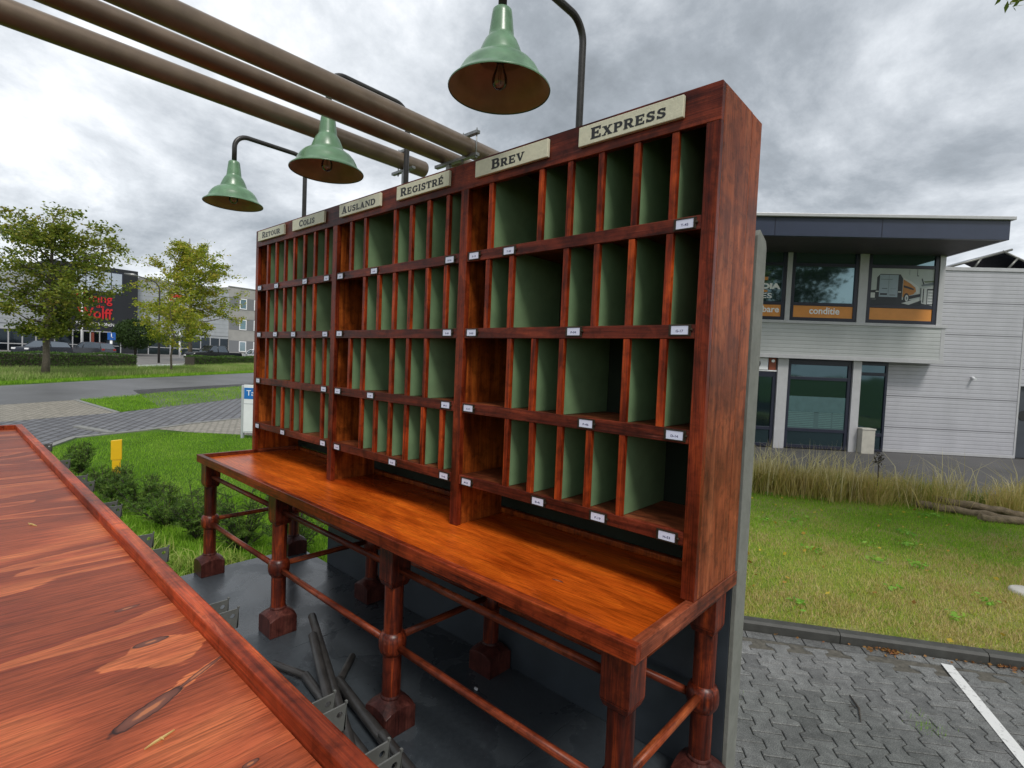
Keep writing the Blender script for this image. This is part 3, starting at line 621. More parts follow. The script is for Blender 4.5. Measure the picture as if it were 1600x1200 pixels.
# ------------------------------------------------------------ desk
dt = thing('writing_desk', 'long desk with varnished orange top and round braced legs, standing on the grey deck', 'desk', (1.5, 0, -0.74))
MB().box(0.0255, 2.9745, -0.302, 0.325, -0.046, -0.022).build('desktop', MT['desk'], dt)
MB().box(0.0, 3.003, -0.3275, -0.3025, -0.045, 0.001).build('front_edge', MT['edge'], dt, bevel=0.0025)
MB().box(2.975, 3.0025, -0.302, 0.335, -0.0445, 0.0).build('side_edge', MT['edgey'], dt, bevel=0.002)
MB().box(0.0005, 0.025, -0.302, 0.335, -0.0445, 0.0).build('side_edge', MT['edgey'], dt, bevel=0.002)
LX_ = [0.052, 1.016, 1.976, 2.938]
def sqdome(mb, x, y, z0, zs, zc, h, n=6):
    """square foot block whose top falls in an arch to each corner"""
    vs = []; fs = []; m_ = 4 * n
    ring = []
    for s_ in range(4):
        for i in range(n):
            t_ = -1 + 2 * i / n
            p = [(t_, -1), (1, t_), (-t_, 1), (-1, -t_)][s_]
            ring.append((p, 1 - t_ * t_))
    for (p, a_) in ring: vs.append((x + p[0] * h, y + p[1] * h, z0))
    for (p, a_) in ring: vs.append((x + p[0] * h, y + p[1] * h, zs + (zc - zs) * (a_ ** 0.8)))
    for (p, a_) in ring:
        L_ = math.hypot(*p); vs.append((x + p[0] / L_ * h * 0.58, y + p[1] / L_ * h * 0.58, zc + 0.020))
    for k_ in range(m_):
        fs.append((k_, (k_ + 1) % m_, m_ + (k_ + 1) % m_, m_ + k_)); fs.append((m_ + k_, m_ + (k_ + 1) % m_, 2 * m_ + (k_ + 1) % m_, 2 * m_ + k_))
    fs.append(tuple(range(m_))[::-1]); fs.append(tuple(2 * m_ + i for i in range(m_)))
    mb.add(vs, fs)
for y in (-0.262, 0.272):
    for x in LX_:
        mb = MB(); mb.lathe([(0.0345, -0.648), (0.0345, -0.458), (0.0345, -0.375), (0.035, -0.196)], (x, y, 0), 28)
        lg = mb.build('leg', MT['leg'], dt)
        hb = 0.0415
        b_ = MB(); b_.box(x - hb, x + hb, y - hb, y + hb, -0.176, -0.0465)
        b_.add([(x + a * hb, y + c * hb, -0.1765) for a, c in ((-1, -1), (1, -1), (1, 1), (-1, 1))] + [(x + a * .034, y + c * .034, -0.197) for a, c in ((-1, -1), (1, -1), (1, 1), (-1, 1))],
               [(0, 1, 2, 3), (7, 6, 5, 4), (0, 4, 5, 1), (1, 5, 6, 2), (2, 6, 7, 3), (3, 7, 4, 0)])
        b_.build('leg_block', MT['leg'], lg, bevel=0.0025)
        MB().lathe([(0.0346, -0.373), (0.043, -0.379), (0.049, -0.392), (0.0515, -0.41), (0.0505, -0.43), (0.046, -0.446), (0.038, -0.457), (0.0346, -0.46)], (x, y, 0), 28).build('leg_ring', MT['leg'], lg)
        f_ = MB(); sqdome(f_, x, y, -0.7395, -0.660, -0.643, 0.0665); f_.lathe([(0.0385, -0.622), (0.0395, -0.618), (0.0355, -0.610)], (x, y, 0), 28)
        f_.build('leg_foot', MT['foot'], lg, bevel=0.002)
for i in range(3):
    xa, xb = LX_[i], LX_[i + 1]
    for y, zs in ((-0.262, (-0.133, -0.425)), (0.272, (-0.133, -0.425))):
        MB().tube([(xa + .040, y, zs[0]), ((xa + xb) / 2, y, zs[0] - .0015), (xb - .040, y, zs[0])], 0.0125, 16).build('rail', MT['rail'], dt)
        MB().tube([(xa + .046, y, zs[1]), ((xa + xb) / 2, y, zs[1] - .002), (xb - .046, y, zs[1])], 0.0135, 16).build('rail', MT['rail'], dt)
for x in LX_:
    MB().tube([(x, -0.215, -0.405), (x, 0.225, -0.405)], 0.0135, 16).build('cross_rail', MT['raily'], dt)
for x in (LX_[0], LX_[3]):
    MB().tube([(x + (.030 if x > 1 else -.03), -0.218, -0.068), (x + (.030 if x > 1 else -.03), 0.228, -0.068)], 0.0145, 16).build('cross_rail', MT['raily'], dt)

# ------------------------------------------------------------ counter in the foreground
ct = thing('service_counter', 'long red-stained plywood counter with raised rim and knots, nearest to the viewer', 'counter', (0, -1.4, -0.74))
MB().box(0.0, 3.75, -1.85, -1.140, 0.188, 0.209).build('countertop', MT['counter'], ct)
MB().box(0.0, 3.75, -1.139, -1.1135, 0.17, 0.232).build('front_rim', MT['rim'], ct, bevel=0.0022)
MB().box(-0.022, -0.0005, -1.85, -1.1145, 0.171, 0.2305).build('end_rim', MT['rim'], ct, bevel=0.002)
for x in (0.15, 1.85, 3.55):
    for y in (-1.78, -1.24): MB().box(x, x + .05, y, y + .05, -0.7395, 0.187).build('leg', MT['blacksteel'], ct, bevel=.003)
MB().box(0.2, 3.55, -1.23, -1.20, 0.12, 0.186).build('under_rail', MT['blacksteel'], ct)
for x in (.40, .867, 1.217, 1.336, 1.664, 1.72, 2.047, 2.173, 2.541, 2.589, 2.927, 2.957, 3.055, 3.080):
    hx, hz, hr = -1.056, 0.171, 0.0042; m_ = MB()
    y0, y1, z0, z1 = -1.20, -1.0455, .147, .1825
    outer = [(y0, z0), (y1 - .004, z0), (y1, z0 + .004), (y1, z1), (y0, z1)]
    sq = [(hx - .009, hz - .009), (hx + .009, hz - .009), (hx + .009, hz + .009), (hx - .009, hz + .009)]
    for xx in (x - .0012, x + .0012):
        for q4 in (((y0, z0), (sq[0][0], z0), (sq[0][0], z1), (y0, z1)), ((sq[0][0], z0), (sq[1][0], z0), sq[1], sq[0]), ((sq[0][0], sq[3][1]), (sq[1][0], sq[2][1]), (sq[1][0], z1), (sq[0][0], z1)),
                   ((sq[1][0], z0), (y1 - .004, z0), (y1, z0 + .004), (y1, z1), (sq[1][0], z1))):
            m_.add([(xx, a_, b_) for a_, b_ in q4], [tuple(range(len(q4)))])
        for k_ in range(16):
            a1, a2 = 2 * PI * k_ / 16, 2 * PI * (k_ + 1) / 16
            def sqp(a_):
                c_, s_ = math.cos(a_), math.sin(a_); f_ = .009 / max(abs(c_), abs(s_)); return (hx + c_ * f_, hz + s_ * f_)
            m_.add([(xx, *sqp(a1)), (xx, *sqp(a2)), (xx, hx + hr * math.cos(a2), hz + hr * math.sin(a2)), (xx, hx + hr * math.cos(a1), hz + hr * math.sin(a1))], [(0, 1, 2, 3)])
    n_ = len(outer)
    m_.add([(x - .0012, a_, b_) for a_, b_ in outer] + [(x + .0012, a_, b_) for a_, b_ in outer], [(i, (i + 1) % n_, n_ + (i + 1) % n_, n_ + i) for i in range(n_)])
    m_.box(x - .0013, x + .0022, -1.0475, -1.0445, .1826, .186)
    m_.build('bracket', MT['bracket'], ct)
# pale splinters lying on the counter
def splinter(p, d, L_, lab):
    d = Vector(d).normalized(); n_ = Vector((-d.y, d.x, 0)); p = Vector(p); mb = MB()
    pts = [p, p + d * L_ * .35 + n_ * L_ * .05, p + d * L_ * .75 + n_ * L_ * .03, p + d * L_, p + d * L_ * .6 - n_ * L_ * .04, p + d * L_ * .3 - n_ * L_ * .02]
    mb.prism([(q.x, q.y) for q in pts], 'z', 0.2094, 0.2112)
    q0 = p + d * L_ * .55; q1 = q0 + (d * -.2 - n_) * L_ * .18
    mb.prism([(q0.x, q0.y), (q1.x, q1.y), (q0.x - d.x * L_ * .08, q0.y - d.y * L_ * .08)], 'z', 0.2113, 0.2126)
    tag(mb.build('wood_splinter', plain('pale_split_wood', (0.62, 0.44, 0.16), 0.6)), lab, 'splinter')
splinter((2.912, -1.263, 0), (-0.35, 1.0, 0), 0.034, 'pale wood splinter on the red counter, below the big knot')
splinter((1.873, -1.262, 0), (1, 0.32, 0), 0.04, 'small pale splinter far along the red counter, near its middle')
# loose tubes on the deck
TUBES = [((1.25, -.205, -.600), (2.05, -.455, -.722), .018, 'dark grey tube propped highest on the loose pile, pierced near its tip'),
         ((1.415, -.285, -.600), (1.98, -.470, -.715), .019, 'dark grey tube propped second highest on the loose pile'),
         ((1.50, -.135, -.720), (1.68, -.33, -.722), .0155, 'dark grey tube end sticking out to the right of the pile'),
         ((1.66, -.30, -.690), (2.50, -.415, -.700), .020, 'dark grey tube lying on top, running past the desk foot'),
         ((1.50, -.36, -.715), (2.46, -.475, -.722), .0185, 'dark grey tube on the deck beneath the longest one'),
         ((1.42, -.45, -.722), (2.32, -.53, -.722), .018, 'dark grey tube on the deck nearest the counter'),
         ((1.33, -.42, -.712), (1.50, -.36, -.715), .014, 'thin dark grey tube lying crosswise under the pile'),
         ((2.08, -.37, -.662), (3.0, -.50, -.665), .0165, 'dark grey tube nearest the viewer by the last brackets')]
for a_, b_, r_, lb in TUBES:
    a_, b_ = Vector(a_), Vector(b_); d = (b_ - a_).normalized()
    mb = MB(); mb.tube([a_, a_ + d * .003, b_ - d * .003, b_], [r_ * .9, r_, r_, r_ * .9], 18)
    tag(mb.build('loose_tube', MT['blacksteel']), lb, 'tube', 'loose steel tubes on the deck')
# ------------------------------------------------------------ gooseneck lamps
def lamp(x, label, ZR):
    t_ = thing('gooseneck_lamp', label, 'lamp', (x, 0.455, -0.74), 0, 'green gooseneck lamps over the cabinet')
    yb, yf, zt, r = 0.455, -0.040, 2.103, 0.088; SS = 1.03
    pts = [(x, yb, -0.7), (x, yb, zt - r)] + arc(yb - r, zt - r, r, 0, 90, x)[1:] + arc(yf + r, zt - r, r, 90, 180, x) + [(x, yf, ZR + .285)]
    MB().tube(pts, 0.0155, 18).build('post', MT['blacksteel'], t_)
    S0 = [(.178, .0), (.1795, .003), (.178, .006), (.160, .020), (.148, .034), (.142, .050), (.132, .068), (.116, .086), (.098, .098), (.0835, .104), (.080, .108), (.078, .116), (.068, .142), (.058, .164), (.0485, .177), (.0455, .181), (.044, .19), (.036, .255), (.0335, .272), (.029, .277), (.017, .278)]
    S0 = [(a * SS, b * SS) for a, b in S0]
    sh = MB().lathe(S0, (x, yf, ZR), 56).build('lamp_shade', MT['lampgreen'], t_)
    S1 = [(max(.006, a - .0035), b - .0015 if i > 2 else b + .001) for i, (a, b) in enumerate(S0[1:-6])] + [(.004, .17)]
    MB().lathe(S1, (x, yf, ZR), 56).build('shade_lining', MT['lampin'], sh)
    MB().lathe([(.022, .155), (.024, .118), (.020, .105), (.004, .104)], (x, yf, ZR), 24).build('socket', MT['black'], sh)
    bl = MB().lathe([(.002, .005), (.012, .007), (.022, .014), (.0275, .026), (.028, .040), (.024, .056), (.017, .074), (.013, .09), (.0125, .104)], (x, yf, ZR), 24).build('bulb', MT['bulb'], t_)
    fm = MB()
    for dx, dy in ((.006, 0), (-.006, 0), (0, .006), (0, -.006)): fm.tube([(x + dx * .6, yf + dy * .6, ZR + .09), (x + dx, yf + dy, ZR + .027)], .0008, 6)
    fm.build('filament', MT['brass'], bl)
    return t_
lamp(2.202, 'largest and nearest green enamel lamp, on a post above the Brev and Express boards', 1.620)
lamp(0.970, 'middle green enamel lamp, hanging half behind the brown pipes', 1.588)
lamp(-0.288, 'smallest and farthest green enamel lamp, left of the cabinet', 1.634)
# ------------------------------------------------------------ overhead pipes and their clamps
zp = 1.737
for x, ye, yf, lb in ((0.760, .74, -4.2, 'left and lowest of three brown overhead pipes, its blunt end beyond the cabinet'),
                      (1.307, .66, -4.4, 'middle one of the three brown overhead pipes'),
                      (1.506, .80, -4.4, 'right and uppermost of the three brown overhead pipes')):
    r_ = {0.760: .0500, 1.307: .0385, 1.506: .0465}[x]
    zc = {0.760: 1.876, 1.307: 1.745, 1.506: 1.744}[x]
    mb = MB(); mb.tube([(x, ye + .012, zc), (x, ye + .009, zc), (x, ye, zc)] + [(x, ye - (ye - yf) * i / 6, zc + .0015 * math.sin(i)) for i in range(1, 7)], [r_ * .6, r_ * .93, r_] + [r_] * 6, 40)
    tag(mb.build('overhead_pipe', MT['pipe']), lb, 'pipe', 'brown pipes overhead')
def clamp(xpost, x0, x1, ux0, ux1, uz, lb, py=0.455, bz=1.6835):
    t_ = thing('pipe_clamp', lb, 'bracket', (xpost, py, -0.7), 0, 'steel pipe clamps behind the cabinet')
    MB().box(xpost - .011, xpost + .011, py - .011, py + .011, -0.9, bz - .0005).build('post', MT['galv'], t_, bevel=.001)
    mb = MB(); mb.box(x0, x1, py - .012, py + .012, bz, bz + .016); mb.box(ux0, ux1, py - .012, py + .012, uz, uz + .016)
    mb.build('clamp_bar', MT['galv'], t_, bevel=.001)
    for xr in (ux0 + .012, ux1 - .012):
        MB().tube([(xr, py - .0, bz - .016), (xr, py, uz + .03)], .0032, 8).tube([(xr, py, bz - .008), (xr, py, bz - .0005)], .008, 6, smooth=False).build('threaded_rod', MT['galv'], t_)
clamp(1.352, 1.245, 1.575, 1.448, 1.575, 1.802, 'steel bar clamp with threaded rods under the two right pipes', .455, 1.690)
clamp(0.775, .655, .875, .70, .83, 1.932, 'steel bar clamp holding the end of the left pipe', .58, 1.81)
# ============================================================ vegetation helpers
def mesh_np(name, verts, faces_n, mat, parent=None, k=3, kind=None):
    """verts: (n,k,3) array, one separate k-gon each"""
    n = len(verts); me = bpy.data.meshes.new(name)
    me.vertices.add(n * k); me.vertices.foreach_set('co', verts.reshape(-1).astype(np.float32))
    me.loops.add(n * k); me.loops.foreach_set('vertex_index', np.arange(n * k, dtype=np.int32))
    me.polygons.add(n); me.polygons.foreach_set('loop_start', np.arange(0, n * k, k, dtype=np.int32))
    try: me.polygons.foreach_set('loop_total', np.full(n, k, dtype=np.int32))
    except Exception: pass
    me.materials.append(mat); me.update(calc_edges=True); me.validate()
    o = bpy.data.objects.new(name, me); COL.objects.link(o)
    if parent is not None:
        me.transform(parent_world(parent).inverted()); o.parent = parent
    if kind: o['kind'] = kind
    return o
def leaves(points, size, rs, flat=0.5, aspect=0.62):
    n = len(points)
    a = rs.normal(size=(n, 3)); a[:, 2] *= flat; a /= np.linalg.norm(a, axis=1, keepdims=True)
    b = rs.normal(size=(n, 3)); b -= a * (a * b).sum(1, keepdims=True); b /= np.linalg.norm(b, axis=1, keepdims=True)
    s_ = (size * rs.uniform(0.6, 1.25, n))[:, None]
    q = np.stack([points - a * s_ * .5, points + b * s_ * .5 * aspect, points + a * s_ * .5, points - b * s_ * .5 * aspect], 1)
    return q
barkm = plain('rough_bark', (0.12, 0.10, 0.075), 0.9, var=0.35, nscale=14, bmp=0.6, bscale=40, bdist=0.02)
barkd = plain('dark_bark', (0.055, 0.045, 0.035), 0.9, var=0.3, nscale=14, bmp=0.5, bscale=40, bdist=0.02)
def make_tree(name, label, base, H, h0, env, nl, lsize, mat, seed, trunk_r=0.14, group=None, bark=None, nlimb=22, clump=0.30, lean=(0, 0), cat='tree', up=0.75, fill=1.0, nsub=(5, 9)):
    rs = np.random.RandomState(seed); rr = random.Random(seed)
    B = Vector(base); t_ = thing(name, label, cat, B, 0, group); mb = MB()
    tp = [B + Vector((lean[0] * i / 8 + rr.uniform(-.03, .03) * i, lean[1] * i / 8 + rr.uniform(-.03, .03) * i, (H * 0.93) * i / 8 - 0.05)) for i in range(9)]
    mb.tube(tp, [trunk_r * (1.15 if i == 0 else 1) * (1 - 0.105 * i) for i in range(9)], 12)
    pts = []; wts = []
    def trunk_at(z):
        f_ = max(0, min(7.99, z / (H * 0.93) * 8)); i = int(f_); return tp[i].lerp(tp[i + 1], f_ - i)
    for k_ in range(nlimb):
        f_ = (k_ + rr.random()) / nlimb; z = h0 + (H * 0.9 - h0) * f_ ** 0.9
        az = k_ * 2.399 + rr.uniform(-.5, .5); R_ = env((z - h0) / (H - h0)) * rr.uniform(0.72, 1.1)
        p0_ = trunk_at(z * 0.86); dirv = Vector((math.cos(az), math.sin(az), 0))
        tip = Vector((B.x + lean[0] * f_, B.y + lean[1] * f_, B.z + z)) + dirv * R_ + Vector((0, 0, rr.uniform(-.1, .35) * R_ * up))
        mid = p0_.lerp(tip, .5) + Vector((0, 0, -0.06 * R_ * rr.uniform(-1, 2)))
        L = [p0_, p0_.lerp(mid, .55) , mid, mid.lerp(tip, .55) + Vector((rr.uniform(-.08, .08), rr.uniform(-.08, .08), .05)) * R_, tip]
        r0 = trunk_r * 0.34 * (1 - 0.5 * f_); mb.tube(L, [r0, r0 * .8, r0 * .55, r0 * .35, r0 * .15], 6)
        for q in range(rr.randint(*nsub)):
            s0 = rr.uniform(.25, 1.0); i = min(3, int(s0 * 4)); a_ = L[i].lerp(L[i + 1], s0 * 4 - i) if s0 < 1 else tip
            off = Vector((rr.gauss(0, 1), rr.gauss(0, 1), rr.gauss(0, .55))) * R_ * .26
            e_ = a_ + off; mb.tube([a_, a_.lerp(e_, .5) + Vector((0, 0, .04 * R_)), e_], [r0 * .28, r0 * .2, r0 * .08], 4, cap=False)
            pts += [e_, a_.lerp(e_, .6)]
        pts.append(tip)
    mb.build('trunk', bark or barkm, t_, recalc=False)
    P_ = np.array([tuple(p) for p in pts]); idx = rs.randint(0, len(P_), int(nl * fill))
    cl = rs.uniform(.5, 1.15, len(P_))
    pos = P_[idx] + rs.normal(size=(len(idx), 3)) * clump * cl[idx][:, None] * np.array([1, 1, .62])
    mesh_np('crown', leaves(pos, lsize, rs), None, mat, t_, 4)
    return t_
def blades(name, pos, h, w, mat, rs, lean=0.35, kind='stuff', parent=None, bend=False):
    n = len(pos); hh = h * rs.uniform(.45, 1.15, n); az = rs.uniform(0, 2 * PI, n); l_ = rs.uniform(0, lean, n) * hh
    ww = w * rs.uniform(.6, 1.2, n) / 2; a2 = az + rs.uniform(-1, 1, n)
    d = np.stack([np.cos(az), np.sin(az)], 1); s_ = np.stack([-np.sin(a2), np.cos(a2)], 1)
    out = []
    if not bend:
        q = np.zeros((n, 3, 3)); q[:, 0, :2] = pos[:, :2] - s_ * ww[:, None]; q[:, 1, :2] = pos[:, :2] + s_ * ww[:, None]
        q[:, 0, 2] = q[:, 1, 2] = pos[:, 2] - .01; q[:, 2, :2] = pos[:, :2] + d * l_[:, None]; q[:, 2, 2] = pos[:, 2] + hh
        return mesh_np(name, q, None, mat, parent, 3, kind)
    q = np.zeros((n, 5, 3)); m_ = 0.6
    q[:, 0, :2] = pos[:, :2] - s_ * ww[:, None]; q[:, 1, :2] = pos[:, :2] + s_ * ww[:, None]; q[:, 0, 2] = q[:, 1, 2] = pos[:, 2] - .01
    mid = pos[:, :2] + d * (l_ * .30)[:, None]
    q[:, 4, :2] = mid - s_ * ww[:, None] * .7; q[:, 2, :2] = mid + s_ * ww[:, None] * .7; q[:, 4, 2] = q[:, 2, 2] = pos[:, 2] + hh * m_
    q[:, 3, :2] = pos[:, :2] + d * l_[:, None]; q[:, 3, 2] = pos[:, 2] + hh * (1 - .25 * (l_ / (hh + 1e-6)))
    me = bpy.data.meshes.new(name); me.vertices.add(n * 5); me.vertices.foreach_set('co', q.reshape(-1).astype(np.float32))
    base = np.arange(n)[:, None] * 5; lp_ = np.concatenate([base + np.array([0, 1, 2, 4]), base + np.array([4, 2, 3])], 1).reshape(-1)
    me.loops.add(n * 7); me.loops.foreach_set('vertex_index', lp_.astype(np.int32))
    st_ = (np.arange(n)[:, None] * 7 + np.array([0, 4])).reshape(-1); me.polygons.add(n * 2); me.polygons.foreach_set('loop_start', st_.astype(np.int32))
    try: me.polygons.foreach_set('loop_total', np.tile([4, 3], n).astype(np.int32))
    except Exception: pass
    me.materials.append(mat); me.update(calc_edges=True); me.validate()
    o = bpy.data.objects.new(name, me); COL.objects.link(o)
    if kind: o['kind'] = kind
    return o
def inpoly(x, y, poly):
    c = np.zeros(len(x), bool); n = len(poly)
    for i in range(n):
        x1, y1 = poly[i]; x2, y2 = poly[(i + 1) % n]
        if y1 == y2: continue
        m_ = ((y1 > y) != (y2 > y)) & (x < (x2 - x1) * (y - y1) / (y2 - y1) + x1); c ^= m_
    return c
def sample(poly, n, rs):
    xs = [p[0] for p in poly]; ys = [p[1] for p in poly]; out = np.zeros((0, 2))
    while len(out) < n:
        q = np.stack([rs.uniform(min(xs), max(xs), n * 2), rs.uniform(min(ys), max(ys), n * 2)], 1)
        out = np.vstack([out, q[inpoly(q[:, 0], q[:, 1], poly)]])
    return out[:n]
def gzv(p): return np.array([gz(a, b) for a, b in p])
rs = np.random.RandomState(11)
# mown grass, left lawn (green) and right lawn (yellower, worn by the kerb)
gl = island('short_green_grass', [(0.09, 0.21, 0.010), (0.17, 0.36, 0.018), (0.28, 0.50, 0.035), (0.40, 0.56, 0.09)], patch=0.8, transl=0.35)
gr_ = island('worn_lawn_grass', [(0.13, 0.29, 0.016), (0.30, 0.48, 0.03), (0.52, 0.56, 0.08), (0.72, 0.60, 0.26)], patch=0.55, transl=0.4)
LPOLY = [(-0.6, -0.2), (-0.6, 2.6), (-1.5, 4.6), (-9.9, 4.1), (-11.1, 2.95), (-11.6, 2.2), (-11.4, 0.9), (-10.25, 0.2), (-9.7, -1.6), (-4, -1.6)]
p = sample(LPOLY, 100000, rs); p = np.column_stack([p, gzv(p)])
blades('grass', p, 0.050, 0.009, gl, rs, 0.9)
ISL = [(-15.95, 2.45), (-19.25, 7.3), (-23.9, 14.5), (-29.0, 14.0), (-25.6, 9.9), (-20.15, 2.05)]
p = sample(ISL, 26000, rs); p = np.column_stack([p, gzv(p)]); blades('grass', p, 0.075, 0.018, gl, rs, 0.8)
RP = [kp(-1.6, 0.10), kp(4.8, 0.10), kp(6.5, 6.3), (4.3, 10.6), (0.6, 8.6), kp(-3.2, 5.6)]
p = sample(RP, 120000, rs); 
near = (p - np.array(K0)) @ np.array(KV)
p = np.column_stack([p, np.full(len(p), GZ + 0.093)])
far_ = (p[:, :2] - np.array(K0)) @ np.array(KV) + rs.normal(0, .7, len(p)) > 2.3
gr2 = island('fresh_lawn_grass', [(0.10, 0.26, 0.012), (0.20, 0.42, 0.02), (0.34, 0.54, 0.04), (0.50, 0.58, 0.12)], patch=.7, transl=.4)
blades('grass', p[~far_], 0.042, 0.008, gr_, rs, 1.1); blades('grass', p[far_], 0.046, 0.010, gr2, rs, 1.1)
# tall seeding grass beyond the right lawn
dry = island('dry_seeding_grass', [(0.18, 0.24, 0.03), (0.42, 0.40, 0.09), (0.66, 0.52, 0.20), (0.80, 0.66, 0.38)], patch=1.1, transl=.4)
mixg = island('rough_green_grass', [(0.08, 0.20, 0.014), (0.18, 0.34, 0.03), (0.36, 0.43, 0.09), (0.55, 0.50, 0.22)], patch=1.5)
EDGE = [Vector((-2.2, 7.2)), Vector((0.6, 8.65)), Vector((4.2, 10.7)), Vector((7.5, 12.5))]
def along(f_):
    f_ = f_ * 3; i = min(2, int(f_)); return EDGE[i].lerp(EDGE[i + 1], f_ - i)
cl = []
for i in range(90):
    q = along(rs.rand()); d_ = rs.normal() * .42 - 0.15; cl.append((q.x + .5 * d_, q.y - .85 * -d_ if False else q.y + .85 * d_, rs.uniform(.6, 1.15)))
pos = np.vstack([np.column_stack([c[0] + rs.normal(0, .13, 230), c[1] + rs.normal(0, .13, 230), np.full(230, GZ + .09)]) for c in cl])
hh_ = len(pos) // 230
for gi, (hg, wg) in enumerate(((.16, .009), (.28, .010), (.46, .011))):
    sel = np.repeat(np.arange(hh_) % 3 == gi, 230); blades('tall_grass', pos[sel], hg, wg, mixg if gi < 2 else dry, rs, 1.3, bend=True)
# clumps of dry stalks, positions measured along the edge
pos = []
for u_, v_, n_, s_ in ((1.0, 8.35, 150, .14), (1.45, 8.7, 130, .16), (0.75, 8.2, 110, .12), (2.0, 9.0, 90, .16), (1.75, 8.55, 90, .14), (3.3, 9.9, 60, .14), (4.0, 10.2, 50, .12), (5.2, 11.0, 60, .2), (2.7, 9.4, 30, .2), (0.2, 8.0, 120, .2)):
    pos.append(np.column_stack([rs.normal(u_, s_, n_), rs.normal(v_, s_, n_), np.full(n_, GZ + .09)]))
strawm = island('straw_stalks', [(0.45, 0.38, 0.16), (0.62, 0.54, 0.28), (0.75, 0.68, 0.42)], patch=2, transl=.15)
blades('dry_stalks', np.vstack(pos), 0.86, 0.014, strawm, rs, 0.8, bend=True)
pos = []
for u_, v_, n_, s_ in ((1.0, 8.30, 1500, .16), (1.6, 8.55, 1500, .18), (0.55, 8.0, 1200, .14), (2.25, 8.9, 700, .16), (0.1, 7.8, 1200, .2), (3.0, 9.25, 450, .2), (3.9, 9.9, 500, .2)):
    pos.append(np.column_stack([rs.normal(u_, s_, n_), rs.normal(v_, s_, n_), np.full(n_, GZ + .09)]))
blades('dry_grass', np.vstack(pos), 0.52, 0.010, dry, rs, 1.3, bend=True)
# tall grass strip and hedges across the road
far_g = island('roadside_grass', [(0.09, 0.18, 0.02), (0.18, 0.32, 0.04), (0.32, 0.40, 0.12), (0.50, 0.46, 0.24)], patch=0.25)
VP = [(-27.5, -6), (-28.6, 0.6), (-33.0, 6.0), (-39.5, 14.9), (-48, 24), (-56, 24), (-43.6, 12.6), (-39.0, 5), (-36.5, -2), (-36.0, -6)]
p = sample(VP, 60000, rs); p = np.column_stack([p, gzv(p)]); blades('tall_grass', p, 0.36, 0.03, far_g, rs, 0.9)
VG = [(-26.9, -6), (-27.3, 0.6), (-31.6, 5.9), (-38.1, 14.8), (-44, 22), (-48, 24), (-39.5, 14.9), (-33.0, 6.0), (-28.6, 0.6), (-28.0, -6)]
p = sample(VG, 16000, rs); p = np.column_stack([p, gzv(p)]); blades('grass', p, 0.13, 0.03, gl, rs, 0.8)
hedgem = island('clipped_hedge_leaves', [(0.025, 0.06, 0.010), (0.065, 0.135, 0.02), (0.12, 0.21, 0.03)], patch=1.5)
def hedge(label, a, b, w, h):
    a, b = Vector(a), Vector(b); t_ = thing('hedge', label, 'hedge', (*((a + b) / 2), gz(*((a + b) / 2))), 0, None)
    d = (b - a).normalized(); n_ = Vector((-d.y, d.x)); L_ = (b - a).length
    mb = MB(); k_ = int(L_)
    for i in range(k_):
        p, q = a + d * (L_ * i / k_), a + d * (L_ * (i + 1) / k_ - .01)
        c = [p - n_ * w * .42, p + n_ * w * .42, q + n_ * w * .42, q - n_ * w * .42]
        mb.add([(x.x, x.y, gz(x.x, x.y)) for x in c] + [(x.x, x.y, gz(x.x, x.y) + h * .9) for x in c], [(3, 2, 1, 0), (4, 5, 6, 7), (0, 1, 5, 4), (1, 2, 6, 5), (2, 3, 7, 6), (3, 0, 4, 7)])
    mb.build('stems', barkd, t_)
    n = int(L_ * 900); u_ = rs.uniform(0, L_, n); side_ = rs.rand(n)
    v_ = rs.uniform(-w / 2, w / 2, n); z_ = rs.uniform(0.05, h, n); top = side_ < .45
    z_[top] = h + rs.normal(0, .03, top.sum()) + .05 * np.sin(u_[top] * 1.7); v_[~top] = np.where(rs.rand((~top).sum()) < .75, 1, -1) * -w / 2 + rs.normal(0, .03, (~top).sum())
    x = a.x + d.x * u_ + n_.x * v_; y = a.y + d.y * u_ + n_.y * v_; z = gzv(np.column_stack([x, y])) + z_
    mesh_np('leaves', leaves(np.column_stack([x, y, z]), 0.085, rs, 1.0), None, hedgem, t_, 4)
hedge('long clipped hedge across the road, in front of the black shop', (-38.6, -8), (-43.9, 8.7), 1.1, 0.95)
hedge('short clipped hedge in front of the parked light blue car', (-47.8, 13.6), (-54.0, 24), 1.1, 0.85)
# roadside trees
tg1 = island('autumn_green_leaves', [(0.06, 0.10, 0.014), (0.14, 0.20, 0.022), (0.27, 0.30, 0.035), (0.36, 0.26, 0.06)], patch=0.7, transl=0.35)
tg2 = island('yellowing_leaves', [(0.09, 0.14, 0.014), (0.24, 0.32, 0.025), (0.42, 0.42, 0.04), (0.50, 0.32, 0.07)], patch=0.6, transl=0.4)
tg3 = island('dark_round_crown_leaves', [(0.012, 0.03, 0.006), (0.035, 0.07, 0.012), (0.06, 0.11, 0.02)], patch=1.0, transl=0.2)
def gpt(x, y): return (x, y, gz(x, y))
make_tree('roadside_tree', 'tall broad tree with open green crown across the road, left of the black shop sign', gpt(-31.9, 2.45), 9.2, 2.2,
          lambda f: 2.95 * (math.sin(PI * min(1, (f * .80 + .10))) ** .9), 19000, 0.17, tg1, 3, 0.17, clump=0.24, nlimb=36, lean=(.2, .3), nsub=(6, 10))
make_tree('roadside_tree', 'airy yellow-green tree with a tall narrow crown, behind the dark pickup truck', gpt(-57.6, 16.5), 13.6, 3.4,
          lambda f: 5.4 * (1 - .50 * f) * (math.sin(PI * min(1, f * .9 + .12)) ** .6), 19500, 0.24, tg2, 8, 0.22, clump=0.33, nlimb=34)
